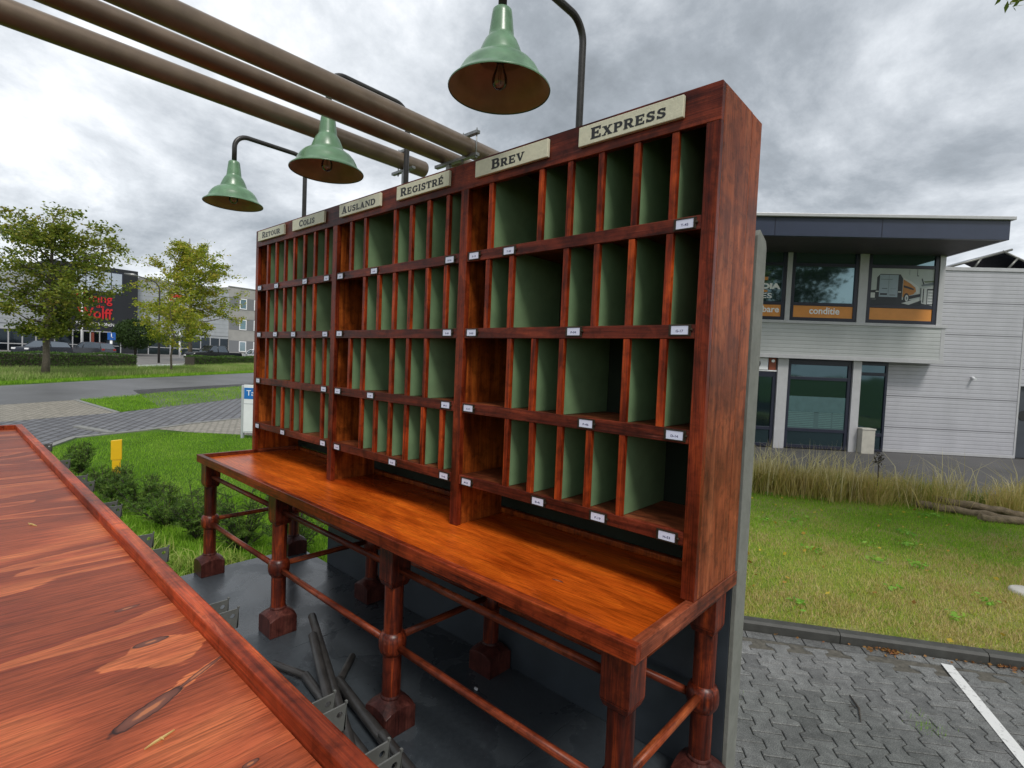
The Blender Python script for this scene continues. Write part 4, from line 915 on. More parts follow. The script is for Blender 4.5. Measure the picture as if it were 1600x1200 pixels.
make_tree('young_tree', 'young thin-stemmed tree with yellow-brown leaves by the far road edge', gpt(-36.7, 9.3), 5.4, 1.9,
          lambda f: 1.75 * (math.sin(PI * min(1, (f * .85 + .15))) ** .6), 5200, 0.15, tg2, 15, 0.07, clump=0.20, nlimb=18)
def round_tree(label, base, H, r, seed):
    B = Vector(base); t_ = thing('clipped_tree', label, 'tree', B)
    MB().tube([B + Vector((0, 0, -.05)), B + Vector((.02, .03, H * .5)), B + Vector((0, 0, H - r))], [.13, .11, .08], 10).build('trunk', barkd, t_)
    q = np.random.RandomState(seed); v = q.normal(size=(9000, 3)); v /= np.linalg.norm(v, axis=1, keepdims=True); v *= (q.uniform(.62, 1.05, 9000) + .05 * np.sin(v[:, 0] * 7) * np.cos(v[:, 1] * 6))[:, None]
    mesh_np('crown', leaves(v * np.array([r, r, r * .78]) + np.array([B.x, B.y, B.z + H - r * .78]), .2, q, 1.0), None, tg3, t_, 4)
round_tree('small clipped tree with dense dark round crown, right of the black shop', gpt(-72.0, 14.9), 4.3, 2.25, 4)
# big trees on the near side, seen as reflections in the office windows; one twig hangs into the top right corner
make_tree('broad_tree', 'broad dark tree at the right, its lowest twigs reaching into the top right corner', (7.2, 5.9, GZ), 12.0, 5.6,
          lambda f: 2.9 * (math.sin(PI * min(1, (f * .85 + .12))) ** .5), 13000, 0.16, tg1, 21, 0.2, clump=0.30, nlimb=24, bark=barkd)
bt = [o_ for o_ in bpy.data.objects if o_.name.startswith('broad_tree')][0]
tw = MB(); c0_ = M.translation; tp_ = [c0_ + (fwd + right * a_ - down * b_) * d_ for a_, b_, d_ in ((1.30, .95, 5.6), (1.10, .80, 5.2), (1.0, .752, 5.05), (.952, .742, 5.0))]
tw.tube(tp_, [.03, .015, .008, .003], 6).build('twig', barkd, bt)
q_ = np.vstack([np.array(tuple(tp_[2].lerp(tp_[3], f_))) + rs.normal(0, .045, (9, 3)) - np.array([0, 0, .02]) for f_ in (0, .2, .4, .6, .8, 1.0)])
mesh_np('twig_leaves', leaves(q_, .09, rs, 1.0, .4), None, tg1, bt, 4)
make_tree('broad_tree', 'broad dark tree behind the viewer, mirrored in the office windows', (20.5, 0.0, GZ), 13.5, 4.0,
          lambda f: 5.0 * (math.sin(PI * min(1, (f * .85 + .12))) ** .5), 16000, 0.30, tg3, 22, 0.3, clump=0.55, nlimb=26, bark=barkd)
# yew bushes by the deck
yew = island('yew_needles', [(0.030, 0.075, 0.012), (0.065, 0.145, 0.02), (0.14, 0.24, 0.03), (0.26, 0.32, 0.06)], patch=2.2, transl=0.2)
def bush(label, x, y, h, r, seed, name='yew_bush', grp='young yew bushes beside the deck'):
    q = np.random.RandomState(seed); B = Vector((x, y, gz(x, y))); t_ = thing(name, label, 'bush', B, 0, grp)
    mb = MB(); P_ = []; D_ = []
    for k_ in range(20):
        az = q.uniform(0, 2 * PI); el = q.uniform(.55, 1.5); L_ = h * q.uniform(.65, 1.08) * (0.8 + .2 * math.sin(el))
        d = Vector((math.cos(az) * math.cos(el) * r / h * 1.7, math.sin(az) * math.cos(el) * r / h * 1.7, math.sin(el)))
        a_ = [B + d * L_ * t__ + Vector((0, 0, .04 * t__)) for t__ in (0, .35, .7, 1)]
        mb.tube(a_, [.008, .006, .004, .002], 5, cap=False)
        for m_ in range(16):
            f_ = q.uniform(.18, 1); b0 = B + d * L_ * f_; dd = Vector((q.normal(), q.normal(), q.uniform(.1, .9))).normalized(); ln_ = h * q.uniform(.10, .24)
            mb.tube([b0, b0 + dd * ln_], [.003, .001], 4, cap=False)
            for n_ in range(9):
                P_.append(tuple(b0 + dd * ln_ * (n_ + q.rand()) / 9)); D_.append(tuple(dd))
    mb.build('stems', barkd, t_, recalc=False)
    P_ = np.repeat(np.array(P_), 3, 0); D_ = np.repeat(np.array(D_), 3, 0); n = len(P_)
    s_ = np.cross(D_, q.normal(size=(n, 3))); s_ /= np.linalg.norm(s_, axis=1, keepdims=True); tipv = s_ * .9 + D_ * .5
    w_ = np.cross(tipv, D_); w_ /= np.linalg.norm(w_, axis=1, keepdims=True); L_ = q.uniform(.022, .042, n)[:, None]
    mesh_np('needles', np.stack([P_ - w_ * .0035, P_ + w_ * .0035, P_ + tipv * L_], 1), None, yew, t_, 3)
    return t_
for i, (x, y, h, r, lb) in enumerate([(-7.3, .22, .52, .30, 'small yew bush, farthest of the row and left of the yellow post'), (-6.0, .30, .36, .26, 'yew bush growing in front of the yellow post'),
        (-5.2, .28, .50, .32, 'third yew bush from the far end, just right of the yellow post'), (-4.35, .36, .54, .34, 'middle yew bush of the row beside the counter'),
        (-3.55, .44, .60, .36, 'yew bush just past the middle of the row, left of the desk corner'), (-2.85, .56, .72, .38, 'tall yew bush right beside the front left desk leg'),
        (-2.2, .80, .72, .40, 'yew bush seen between the two left desk legs'), (-1.6, 1.05, .66, .38, 'yew bush seen behind the second front desk leg'), (-4.6, -.30, .40, .28, 'low yew bush close beside the counter rim')]):
    bush(lb, x, y, h, r, 40 + i)
wd = np.vstack([np.column_stack([rs.normal(x, .16, 700), rs.normal(y, .14, 700), np.full(700, GZ)]) for x, y in ((-1.4, -.25), (-1.0, .15), (-1.9, .0), (-2.6, -.1), (-.7, .6), (-3.4, -.3), (-1.7, .4))])
blades('rough_weeds', wd, 0.22, 0.014, mixg, rs, 1.1, bend=True)
p = sample([(-.25, -1.2), (-.25, .4), (-.2, 3.2), (-4, 3.2), (-5, -1.5)], 52000, rs); p = np.column_stack([p, gzv(p)]); blades('grass', p, 0.085, 0.010, gl, rs, 0.9)
# straw-coloured worn patches and broad weeds in the right lawn
straw = island('dead_lawn_grass', [(0.30, 0.26, 0.06), (0.50, 0.40, 0.13), (0.62, 0.50, 0.24), (0.40, 0.26, 0.12)], patch=2)
pp = []
for k_ in range(150):
    c_ = Vector(kp(rs.uniform(-.8, 4.6), .12 + abs(rs.normal(0, 1.3)))); r_ = rs.uniform(.06, .26); n_ = int(9000 * r_ * r_ * rs.uniform(.8, 1.6)) + 20
    pp.append(np.column_stack([rs.normal(c_.x, r_, n_), rs.normal(c_.y, r_ * .8, n_), np.full(n_, GZ + .095)]))
pp = np.vstack(pp); vv_ = (pp[:, :2] - np.array(K0)) @ np.array(KV); pp = pp[vv_ > .10]
blades('dead_grass', pp, 0.045, 0.007, straw, rs, 1.5)
wd_ = island('broad_lawn_weeds', [(0.12, 0.30, 0.03), (0.22, 0.45, 0.05), (0.35, 0.55, 0.08)], patch=2)
pp = []
for k_ in range(45):
    c_ = Vector(kp(rs.uniform(-.8, 4.6), rs.uniform(.15, 5.6))); n_ = rs.randint(6, 26); pp.append(np.column_stack([rs.normal(c_.x, .05, n_), rs.normal(c_.y, .05, n_), GZ + .125 + rs.uniform(0, .02, n_)]))
mesh_np('lawn_weeds', leaves(np.vstack(pp), 0.055, rs, .3, .5), None, wd_, None, 4, 'stuff')
# fallen leaves
fl = island('fallen_leaves', [(0.14, 0.05, 0.02), (0.28, 0.11, 0.04), (0.36, 0.20, 0.06), (0.24, 0.07, 0.03)], patch=3)
q = []
for u_, n_, sp in ((1.02, 70, .07), (1.80, 50, .12), (2.2, 30, .14), (0.4, 6, .3), (1.4, 14, .3)):
    for k_ in range(n_): q.append((*kp(rs.normal(u_, sp), -.015 - abs(rs.normal(0, .035))), GZ + .035 + rs.uniform(0, .015)))
blades_ = leaves(np.array(q), 0.028, rs, .25, .7); mesh_np('fallen_leaves', blades_, None, fl, None, 4, 'stuff')
yl = island('yellow_leaves', [(0.55, 0.42, 0.03), (0.65, 0.50, 0.06), (0.45, 0.25, 0.05), (0.3, 0.1, 0.04)], patch=3)
lp = sample(RP, 260, rs)
mesh_np('scattered_leaves', leaves(np.column_stack([lp, np.full(len(lp), GZ + .125)]), 0.05, rs, .2, .7), None, yl, None, 4, 'stuff')
wp = np.vstack([np.column_stack([rs.normal(a, .05, 160), rs.normal(b, .05, 160), np.full(160, GZ + .025)]) for a, b in ((3.42, 2.62), (2.42, 2.05))])
blades('joint_weeds', wp, .028, .005, gl, rs, 1.0)
# ============================================================ office building on the right
def winglass(name, col, rough=0.04):
    m, t, bs = newmat(name); bs.inputs['Base Color'].default_value = (*col, 1); bs.inputs['Metallic'].default_value = 0.85; bs.inputs['Roughness'].default_value = rough
    n = noise(t, mapping(t, rnd_off=True), 0.9, 2, 0.5); bump(t, bs, n, 0.06, 0.05); return m
MT['glass'] = winglass('tinted_window_glass', (0.15, 0.23, 0.25)); MT['glasslow'] = winglass('dark_teal_glass', (0.05, 0.085, 0.098))
def cladding(name, c, pitch, axis='z', seam=0.89, off=0.0):
    """profiled metal sheet: shallow horizontal ribs, real bump; every few ribs a panel joint"""
    m, t, bs = newmat(name); v = mapping(t, rnd_off=False); sp = N(t, 'ShaderNodeSeparateXYZ'); lk(t, v, sp.inputs[0])
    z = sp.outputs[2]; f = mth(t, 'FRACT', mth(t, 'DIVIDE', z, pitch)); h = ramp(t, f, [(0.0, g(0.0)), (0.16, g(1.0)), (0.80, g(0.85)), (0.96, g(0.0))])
    j = mth(t, 'FRACT', mth(t, 'DIVIDE', mth(t, 'ADD', z, 20 * seam - off), seam)); jm = ramp(t, j, [(0.0, g(0.38)), (0.030, g(1.0))], 'CONSTANT')
    n = noise(t, v, 1.6, 5, 0.6); col = ramp(t, n, [(0.3, tuple(x * .92 for x in c)), (0.7, tuple(x * 1.06 for x in c))])
    st = N(t, 'ShaderNodeMapping'); lk(t, v, st.inputs[0]); st.inputs['Scale'].default_value = (3.0, 3.0, .25)
    col = mixc(t, 1.0, col, ramp(t, noise(t, st.outputs[0], .5, 5, .6), [(0.35, g(.93)), (0.6, g(1.02))]), 'MULTIPLY')
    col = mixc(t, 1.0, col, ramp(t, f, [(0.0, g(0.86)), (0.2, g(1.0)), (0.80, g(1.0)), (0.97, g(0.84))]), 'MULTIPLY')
    col = mixc(t, 1.0, col, jm, 'MULTIPLY'); lk(t, col, bs.inputs['Base Color']); bs.inputs['Roughness'].default_value = 0.42; bs.inputs['Metallic'].default_value = 0.15
    bump(t, bs, h, 0.22, 0.02); return m
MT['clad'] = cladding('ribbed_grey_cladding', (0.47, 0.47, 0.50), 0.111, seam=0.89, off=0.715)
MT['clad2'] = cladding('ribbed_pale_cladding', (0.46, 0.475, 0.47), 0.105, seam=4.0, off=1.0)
MT['trim'] = plain('silver_grey_trim', (0.48, 0.48, 0.49), 0.4, 0.2, var=0.06)
MT['navy'] = plain('navy_fascia', (0.030, 0.040, 0.075), 0.35, var=0.10, nscale=2, spec=0.6)
MT['navyd'] = plain('navy_window_frame', (0.014, 0.017, 0.034), 0.35, var=0.1)
MT['soffit'] = plain('dark_soffit', (0.05, 0.045, 0.05), 0.6, var=0.2, nscale=3)
MT['orange'] = plain('orange_panel', (0.74, 0.29, 0.055), 0.4, var=0.08, nscale=3)
MT['white2'] = plain('bright_white_lettering', (0.93, 0.93, 0.93), 0.4, var=0.02)
ob = thing('office_building', 'two-storey grey ribbed office with navy overhanging roof and orange window panels, right of the cabinet', 'building', (1.541, 16.807, GZ), math.radians(37))
def LB(m_, nm, mats, par=ob, bevel=0, recalc=True): return m_.build(nm, mats, par, world=False, bevel=bevel, recalc=recalc)
# local frame: x along the wall, -y towards the viewer, z up from the ground
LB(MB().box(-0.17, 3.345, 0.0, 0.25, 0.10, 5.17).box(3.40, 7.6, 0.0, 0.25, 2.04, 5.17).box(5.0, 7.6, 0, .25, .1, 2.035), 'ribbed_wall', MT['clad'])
LB(MB().box(-0.17, 3.345, -0.03, 0.26, 5.172, 5.27).box(3.346, 7.6, -0.03, 0.26, 5.172, 5.265).box(3.347, 3.398, -0.012, 0.2, 0.02, 5.17).box(-0.17, 3.345, -0.035, 0.02, 0.02, 0.098).box(-0.215, -0.172, -0.02, 0.25, 0.0, 2.56), 'trim', MT['trim'], bevel=.004)
LB(MB().box(-0.2, 7.6, 0.26, 9.0, 5.05, 5.10).box(-9, 0.9, 0.3, 9.0, 5.7, 5.8), 'roof_deck', MT['soffit'])
LB(MB().box(-9.0, 7.6, 8.8, 9.0, 0, 5.05).box(7.35, 7.6, 0.27, 8.8, 0, 5.05), 'rear_wall', MT['clad'])
LB(MB().box(-0.15, 3.34, -0.045, 0.0, -0.1, 0.015).box(3.40, 7.6, -.04, 0.02, -.1, .02), 'plinth', MT['yard'])
dr = LB(MB().box(3.405, 4.95, 0.10, 0.16, 0.03, 2.03), 'door', plain('dark_grey_door', (0.055, 0.062, 0.075), .4))
o = MB(); o.tube([(3.62, 0.085, 1.22), (3.62, 0.10, 1.22)], .14, 24, smooth=False); LB(o, 'round_window', MT['black'], dr)
# upper storey volume
LB(MB().box(-9.0, 1.0, -0.5, 0.0, 2.66, 3.52), 'parapet_band', MT['clad2'])
LB(MB().box(-9.0, 1.03, -0.54, 0.02, 3.521, 3.60).box(-9.0, 1.02, -0.52, 0.0, 2.55, 2.659).box(0.9, 1.004, -0.506, 0.0, 2.66, 3.52), 'band_trim', MT['trim'], bevel=.004)
LB(MB().box(-9.0, 0.91, -0.49, 0.0, 5.70, 5.78).box(0.76, 0.905, -0.495, 0.35, 3.601, 5.70).box(-1.29, -1.06, -0.495, -0.35, 3.601, 5.70).box(-3.19, -3.06, -0.495, -0.35, 3.601, 5.70).box(-5.35, -5.22, -0.495, -0.35, 3.601, 5.70).box(-7.6, -7.4, -0.495, -.35, 3.601, 5.70), 'window_post', MT['trim'], bevel=.004)
LB(MB().box(0.78, 0.90, 0.36, 8.8, 3.6, 5.7).box(0.0, 0.9, 0.0, 0.3, 5.1, 5.7), 'gable_wall', MT['clad'])
rf = LB(MB().box(-12.0, 1.0, -2.35, -2.25, 5.46, 5.91).box(0.90, 1.0, -2.249, 9.0, 5.461, 5.909), 'roof_fascia', MT['navy'], bevel=.006)
LB(MB().box(-12.0, 0.899, -2.248, 9.0, 5.47, 5.50), 'soffit', MT['soffit'], rf)
LB(MB().box(-12.0, 1.07, -2.43, 9.1, 5.912, 5.99), 'roof_edge', MT['trim'], rf, bevel=.01)
for x in (-1.84, -4.3): LB(MB().box(x, x + .02, -2.354, -2.349, 5.462, 5.908), 'joint', MT['navyd'], rf)
def window(x0, x1, z0, z1, y, bars, gl_, nm='window', fw=.095):
    fr = MB(); fr.box(x0, x0 + fw, y, y + .08, z0, z1).box(x1 - fw, x1, y, y + .08, z0, z1).box(x0 + fw, x1 - fw, y, y + .08, z1 - fw * 1.6, z1).box(x0 + fw, x1 - fw, y, y + .08, z0, z0 + fw)
    for b in bars: fr.box(x0 + fw, x1 - fw, y + .004, y + .075, b - .045, b + .045)
    f_ = LB(fr, nm, MT['navyd'], bevel=.004)
    LB(MB().box(x0 + fw - .005, x1 - fw + .005, y + .035, y + .045, z0 + fw, z1 - fw), 'pane', gl_, f_)
    return f_
W3 = window(-1.05, 0.755, 3.605, 5.695, -0.47, (5.15, 4.07), MT['glass'])
W2 = window(-3.055, -1.295, 3.605, 5.695, -0.471, (5.15, 4.07), MT['glass'])
W1 = window(-5.215, -3.195, 3.605, 5.695, -0.47, (5.15, 4.07), MT['glass'])
W0 = window(-7.395, -5.355, 3.605, 5.695, -0.47, (5.15, 4.07), MT['glass'])
def panel(par, x0, x1, txt=None, tx=None):
    p = LB(MB().box(x0 + .08, x1 - .08, -0.448, -0.436, 3.685, 4.035), 'orange_panel', MT['orange'], par)
    return p
for par, x0, x1 in ((W3, -1.05, .755), (W2, -3.055, -1.295), (W1, -5.215, -3.195), (W0, -7.395, -5.355)): panel(par, x0, x1)
def ltr(par, body, x0, x1, z0, z1, y, mat, bold=0.0):
    mb = MB(); add_text(mb, body, x0, x1, z0, z1, y, 0, bold); LB(mb, 'lettering', mat, par, recalc=False)
ltr(W2, 'conditie', -2.53, -1.73, 3.80, 3.99, -0.452, MT['white2'], .02)
ltr(W1, 'bare', -3.78, -3.335, 3.81, 3.99, -0.452, MT['white2'], .02)
ltr(W1, 'DIA', -3.83, -3.325, 4.46, 4.62, -0.441, MT['white2'], .06)
ltr(W1, 'ES', -3.83, -3.54, 4.20, 4.345, -0.441, MT['white2'], .015)
LB(MB().box(-4.3, -3.67, -0.439, -0.436, 4.70, 4.79).box(-4.3, -3.67, -0.439, -0.436, 4.37, 4.43), 'orange_mark', MT['orange'], W1)
# van poster filling the right hand window
po = MB(); Y = -0.440
def pq(pts, mi): po.add([(x, Y - .0012 * (1 + len(po.f) * .12), z) for x, z in pts], [tuple(range(len(pts)))], mi)
def rc(x0, x1, z0, z1, mi): pq([(x0, z0), (x1, z0), (x1, z1), (x0, z1)], mi)
rc(-.975, .68, 4.105, 5.115, 0); rc(-.975, .68, 4.105, 4.26, 1)
pq([(-.975, 4.26), (-.975, 4.5), (-.80, 4.52), (-.80, 4.27)], 1); rc(-.97, -.83, 4.30, 4.44, 4)
pq([(-.80, 4.24), (-.80, 4.86), (-.72, 4.95), (-.20, 4.95), (-.13, 4.84), (-.13, 4.24)], 1)          # rear of van, dark outline
rc(-.73, -.25, 4.33, 4.93, 2); rc(-.497, -.487, 4.33, 4.93, 3)
rc(-.70, -.52, 4.38, 4.43, 1); rc(-.46, -.30, 4.37, 4.40, 3); rc(-.70, -.40, 4.80, 4.815, 3); rc(-.66, -.52, 4.55, 4.565, 1); rc(-.44, -.3, 4.55, 4.56, 3)
rc(-.82, -.74, 4.46, 4.49, 4); rc(-.24, -.16, 4.46, 4.49, 4)
pq([(-.12, 4.33), (-.12, 4.82), (.08, 4.70), (.20, 4.60), (.22, 4.50), (.16, 4.42)], 5)                 # orange flank
pq([(-.12, 4.86), (.10, 4.76), (.28, 4.62), (.31, 4.46), (.31, 4.40), (.24, 4.44), (.20, 4.60), (.08, 4.70), (-.12, 4.82)], 4)
pq([(-.10, 4.66), (.06, 4.61), (.16, 4.57), (.16, 4.53), (-.10, 4.60)], 1)
pq([(-.10, 4.24), (-.10, 4.34), (.34, 4.44), (.34, 4.36)], 1)
def disc(cx_, cz_, rx, rz, mi, n=16): pq([(cx_ + rx * math.cos(2 * PI * i / n), cz_ + rz * math.sin(2 * PI * i / n)) for i in range(n)], mi)
disc(-.02, 4.31, .075, .14, 1); disc(-.01, 4.31, .045, .09, 4); disc(-.01, 4.31, .02, .045, 3)
pq([(-.14, 4.17), (.33, 4.33), (.45, 4.40), (.45, 4.30), (.05, 4.13)], 4)
for xx in (.33, .48, .60):
    rc(xx, xx + .018, 4.16, 4.60, 1)
pq([(.37, 4.18), (.37, 4.58), (.66, 4.66), (.66, 4.12)], 4); rc(.40, .425, 4.2, 4.58, 1); rc(.50, .68, 4.54, 4.575, 1); rc(.50, .52, 4.16, 4.56, 1); rc(.50, .68, 4.14, 4.165, 1)
for i in range(4): rc(.54, .66, 4.22 + i * .08, 4.24 + i * .08, 3)
rc(.02, .028, 4.93, 5.08, 3); rc(.22, .232, 4.93, 5.10, 1); rc(.22, .27, 4.91, 4.93, 1)
pq([(.34, 4.84), (.36, 4.86), (.42, 4.70), (.40, 4.66)], 1); pq([(.34, 4.68), (.66, 4.76), (.66, 4.68), (.36, 4.64)], 3); pq([(.40, 4.78), (.66, 4.80), (.66, 4.76), (.44, 4.74)], 6)
LB(po, 'van_poster', [plain('poster_wall', (0.52, 0.57, 0.57), .5, var=.04), plain('poster_dark', (0.035, 0.04, 0.05), .5), plain('poster_pale_blue', (0.36, 0.44, 0.52), .5, var=.06),
    plain('poster_grey', (0.20, 0.23, 0.26), .5), plain('poster_white', (0.66, 0.68, 0.68), .5, var=.04), plain('poster_orange', (0.55, 0.23, 0.06), .5), plain('poster_green', (0.17, 0.21, 0.12), .5)], W3, recalc=False)
# ground floor
Lw = window(-2.93, -1.205, 0.03, 2.54, -0.28, (2.01, .55), MT['glasslow'])
LB(MB().box(-2.85, -1.29, -0.2475, -0.2465, 0.6, 1.05), 'blind', plain('teal_blind', (.05, .10, .10), .5), Lw)
for i in range(9):
    pass
sl_ = MB()
for i in range(9):
    for a, b in ((-2.84, -2.13), (-2.0, -1.66), (-1.62, -1.32)): sl_.box(a, b, -0.2495, -0.248, .64 + i * .05, .655 + i * .05)
LB(sl_, 'blind_slats', plain('pale_teal_slats', (.10, .20, .19), .5), Lw)
LB(MB().box(-2.84, -1.30, -0.247, -0.2462, .561, .60).box(-2.84, -1.3, -.2472, -.2464, 1.06, 1.5), 'frosted_band', plain('frosted_teal', (.06, .12, .125), .25), Lw)
window(-0.975, -0.20, 0.03, 2.54, -0.20, (2.2, .5), MT['glasslow'], 'window', .06)
window(-5.2, -3.225, 0.03, 2.16, -0.28, (.55,), MT['glasslow'])
for xa_, xb_ in ((-1.2, -.98), (-3.22, -2.935), (-5.5, -5.21)): LB(MB().box(xa_, xb_, -0.34, -.16, 0.0, 2.549), 'post', MT['trim'], bevel=.005)
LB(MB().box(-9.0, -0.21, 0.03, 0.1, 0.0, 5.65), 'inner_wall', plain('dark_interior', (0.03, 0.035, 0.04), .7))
LB(MB().box(-5.2, -3.23, -.30, -.02, 2.165, 2.20), 'shelf', MT['white'])
LB(MB().box(-9, -0.2, -.48, 0.02, 2.552, 2.556), 'lower_soffit', MT['soffit'])
# pieces standing by or on the building
ac = thing('air_conditioner', 'white air conditioner with round fan grille on a ledge under the grey band', 'air conditioner', (0, 0, 0))
ac.parent = None; ac.matrix_basis = ob.matrix_basis.copy(); ac.location = ob.matrix_basis @ Vector((-3.75, -.2, 2.2)); 
MB().box(-.38, .27, -.12, .08, .002, .345).build('casing', MT['white'], ac, world=False, bevel=.012)
MB().tube([(-.08, -.121, .17), (-.08, -.135, .17)], .135, 28, smooth=False).tube([(-.08, -.1355, .17), (-.08, -.145, .17)], .04, 20, smooth=False).build('fan_grille', plain('grille_dark', (.06, .06, .065), .5), ac, world=False)
rb = thing('warning_lamp', 'round white lamp on a rust-red box beside the air conditioner', 'lamp', (0, 0, 0)); rb.matrix_basis = ob.matrix_basis.copy(); rb.location = ob.matrix_basis @ Vector((-3.36, -.2, 2.2))
MB().box(-.09, .10, -.10, .05, .002, .345).build('box', plain('rust_red', (.28, .07, .03), .5), rb, world=False, bevel=.008)
MB().tube([(0.0, -.101, .26), (0, -.16, .26)], .045, 20, smooth=False).build('lens', MT['white2'], rb, world=False, bevel=.01)
def onwall(x, y, z): return ob.matrix_basis @ Vector((x, y, z))
cm = thing('security_camera', 'small white security camera fixed on the ribbed grey wall', 'camera', onwall(2.14, -.0, 2.2), math.radians(37))
MB().box(-.035, .035, -.03, -.005, -.02, .05).build('bracket', MT['white'], cm, world=False, bevel=.004)
MB().tube([(-.01, -.03, .01), (-.04, -.17, -.02)], .032, 14).build('housing', MT['white'], cm, world=False)
bx = thing('grey_locker', 'beige box standing between the grey post and the narrow office window', 'box', onwall(-.80, -.42, 0), math.radians(37))
MB().box(-.17, .17, -.14, .14, 0.0, .66).build('body', plain('beige_box', (.46, .44, .38), .5), bx, world=False, bevel=.01)
MB().box(-.185, .185, -.155, .155, .661, .70).build('lid', plain('beige_lid', (.52, .50, .44), .5), bx, world=False, bevel=.008)
# solar panels on the low roof
def solar(x, lb):
    t_ = thing('solar_panel', lb, 'solar panel', onwall(x, .9, 5.27), math.radians(37), 'solar panels on the low office roof')
    p = [(-1.75, -.02), (0.0, .56), (.02, .525), (-1.73, -.055)]
    MB().prism(p, 'y', -.5, 1.0).build('panel', plain('dark_solar_glass', (.02, .025, .04), .2), t_, world=False)
    MB().prism([(0.06, .53), (1.15, .02), (1.15, -.01), (.05, .495)], 'y', -.5, 1.0).build('panel', plain('dark_solar_glass2', (.02, .025, .04), .25), t_, world=False)
    fr = MB()
    for a, b in (((-1.76, -.53, -.05), (.24, -.53, .60)), ((.0, -.53, .55), (1.2, -.53, .0)), ((.42, -.53, .38), (.12, -.53, 0.0)), ((-.55, -.53, .34), (-.75, -.53, .02))): fr.tube([a, b], .032, 8)
    fr.build('support', MT['bracket'], t_, world=False)
solar(2.95, 'dark tilted solar panel pair just right of the navy roof overhang')
# ============================================================ small things on the right lawn
st = thing('seed_head_stalk', 'dark withered stalk with a curled seed head standing in the tall grass', 'plant', (2.33, 8.95, GZ + .09))
MB().tube([(2.33, 8.95, GZ + .05), (2.34, 8.95, GZ + .45), (2.33, 8.96, GZ + .78)], [.012, .010, .007], 8).build('stem', barkd, st)
mb = MB()
for i in range(40):
    a = rnd.uniform(0, 2 * PI); r_ = rnd.uniform(.01, .06); c_ = Vector((2.33 + r_ * math.cos(a), 8.96 + r_ * math.sin(a), GZ + .80 + rnd.uniform(-.09, .09)))
    mb.tube([c_, c_ + Vector((rnd.gauss(0, .02), rnd.gauss(0, .02), rnd.gauss(0, .03)))], [.009, .004], 5)
mb.build('seed_head', barkd, st)
def log(a, b, r, lb):
    a, b = Vector(a), Vector(b); q = [a.lerp(b, i / 8) + Vector((0, 0, rnd.uniform(-.015, .015))) for i in range(9)]
    mb = MB(); mb.tube(q, [r * rnd.uniform(.82, 1.12) for _ in q], 10)
    tag(mb.build('log', plain('weathered_log', (0.22, 0.165, 0.10), .85, var=.4, nscale=12, bmp=.8, bscale=30, bdist=.02)), lb, 'log', 'weathered logs in the grass')
log((3.05, 9.15, GZ + .26), (3.95, 9.35, GZ + .20), .055, 'weathered log lying highest on the pile in the tall grass')
log((2.85, 9.0, GZ + .17), (4.15, 9.15, GZ + .13), .06, 'longest weathered log on the front of the grass pile')
log((3.6, 8.85, GZ + .14), (4.5, 9.25, GZ + .14), .055, 'weathered log sticking out at the right end of the pile')
log((3.2, 9.3, GZ + .15), (4.3, 9.5, GZ + .15), .06, 'weathered log lying at the back of the pile')
mb = MB(); mb.lathe([(.001, .02), (.11, .018), (.13, .008), (.135, -.02)], (3.97, 5.70, GZ + .115), 28)
tag(mb.build('manhole_cap', plain('pale_concrete_cap', (.52, .50, .45), .7)), 'pale round cap lying in the right lawn near the edge of the photo', 'cap')
mb = MB(); mb.tube([(3.02, 2.62, GZ + .038), (3.09, 2.50, GZ + .04), (3.12, 2.36, GZ + .038)], [.004, .006, .003], 6).tube([(3.08, 2.52, GZ + .04), (3.04, 2.47, GZ + .042)], .002, 5)
tag(mb.build('twig', barkd), 'short dark twig lying on the grey pavers', 'twig')
# ============================================================ yellow post and white sign on the left lawn
yp = thing('marker_post', 'flat bright yellow marker post rising out of the yew bushes', 'post', (-6.46, .52, GZ), math.radians(74))
MT['yellow'] = plain('yellow_plastic', (0.80, 0.47, 0.01), .4, var=.05)
MB().box(-.055, .055, -.018, .018, -.1, .34).build('stake', MT['yellow'], yp, world=False, bevel=.006)
MB().prism([(-.070, .3405), (.070, .3405), (.070, .66), (-.070, .645)], 'y', -.024, .024).build('head', MT['yellow'], yp, world=False, bevel=.006)
ta = thing('display_sign', 'white standing sign with blue header reading Ta, half hidden by the cabinet', 'sign', (-9.75, 3.62, GZ), math.radians(42))
MB().prism([(0.0, 0), (.05, 0), (.05, 1.30), (0, 1.30)], 'y', -.05, .05).build('post', plain('silver_post', (.52, .54, .56), .4, .3, var=.05), ta, world=False, bevel=.012)
MB().box(.0505, 1.1, -.03, .03, .15, 1.31).build('panel', MT['white'], ta, world=False, bevel=.006)
hb_ = MB().box(.062, 1.05, -.034, -.0305, .97, 1.24).build('blue_header', plain('blue_header', (.01, .16, .50), .4, var=.03), ta, world=False)
mb = MB(); add_text(mb, 'Ta', .12, .31, 1.05, 1.18, -.036, 0, .0); mb.build('lettering', MT['white2'], hb_, world=False, recalc=False)
MB().box(.06, 1.09, -.0325, -.0305, .845, .857).box(.06, 1.09, -.0325, -.0305, .175, .187).build('grey_line', plain('grey_line', (.35, .37, .4), .5), ta, world=False)
MB().box(1.101, 1.15, -.05, .05, 0, 1.30).build('post', MT['galv'], ta, world=False, bevel=.012)
# ============================================================ shops across the road
FB = Vector((-80.85, 16.62, -0.40)); fa = math.atan2(.989, -.144)
def faraway(nm, lb, cat='building', grp=None):
    t_ = thing(nm, lb, cat, FB, fa, grp); return t_
def LF(m_, nm, mats, par, bevel=0, recalc=True): return m_.build(nm, mats, par, world=False, bevel=bevel, recalc=recalc)
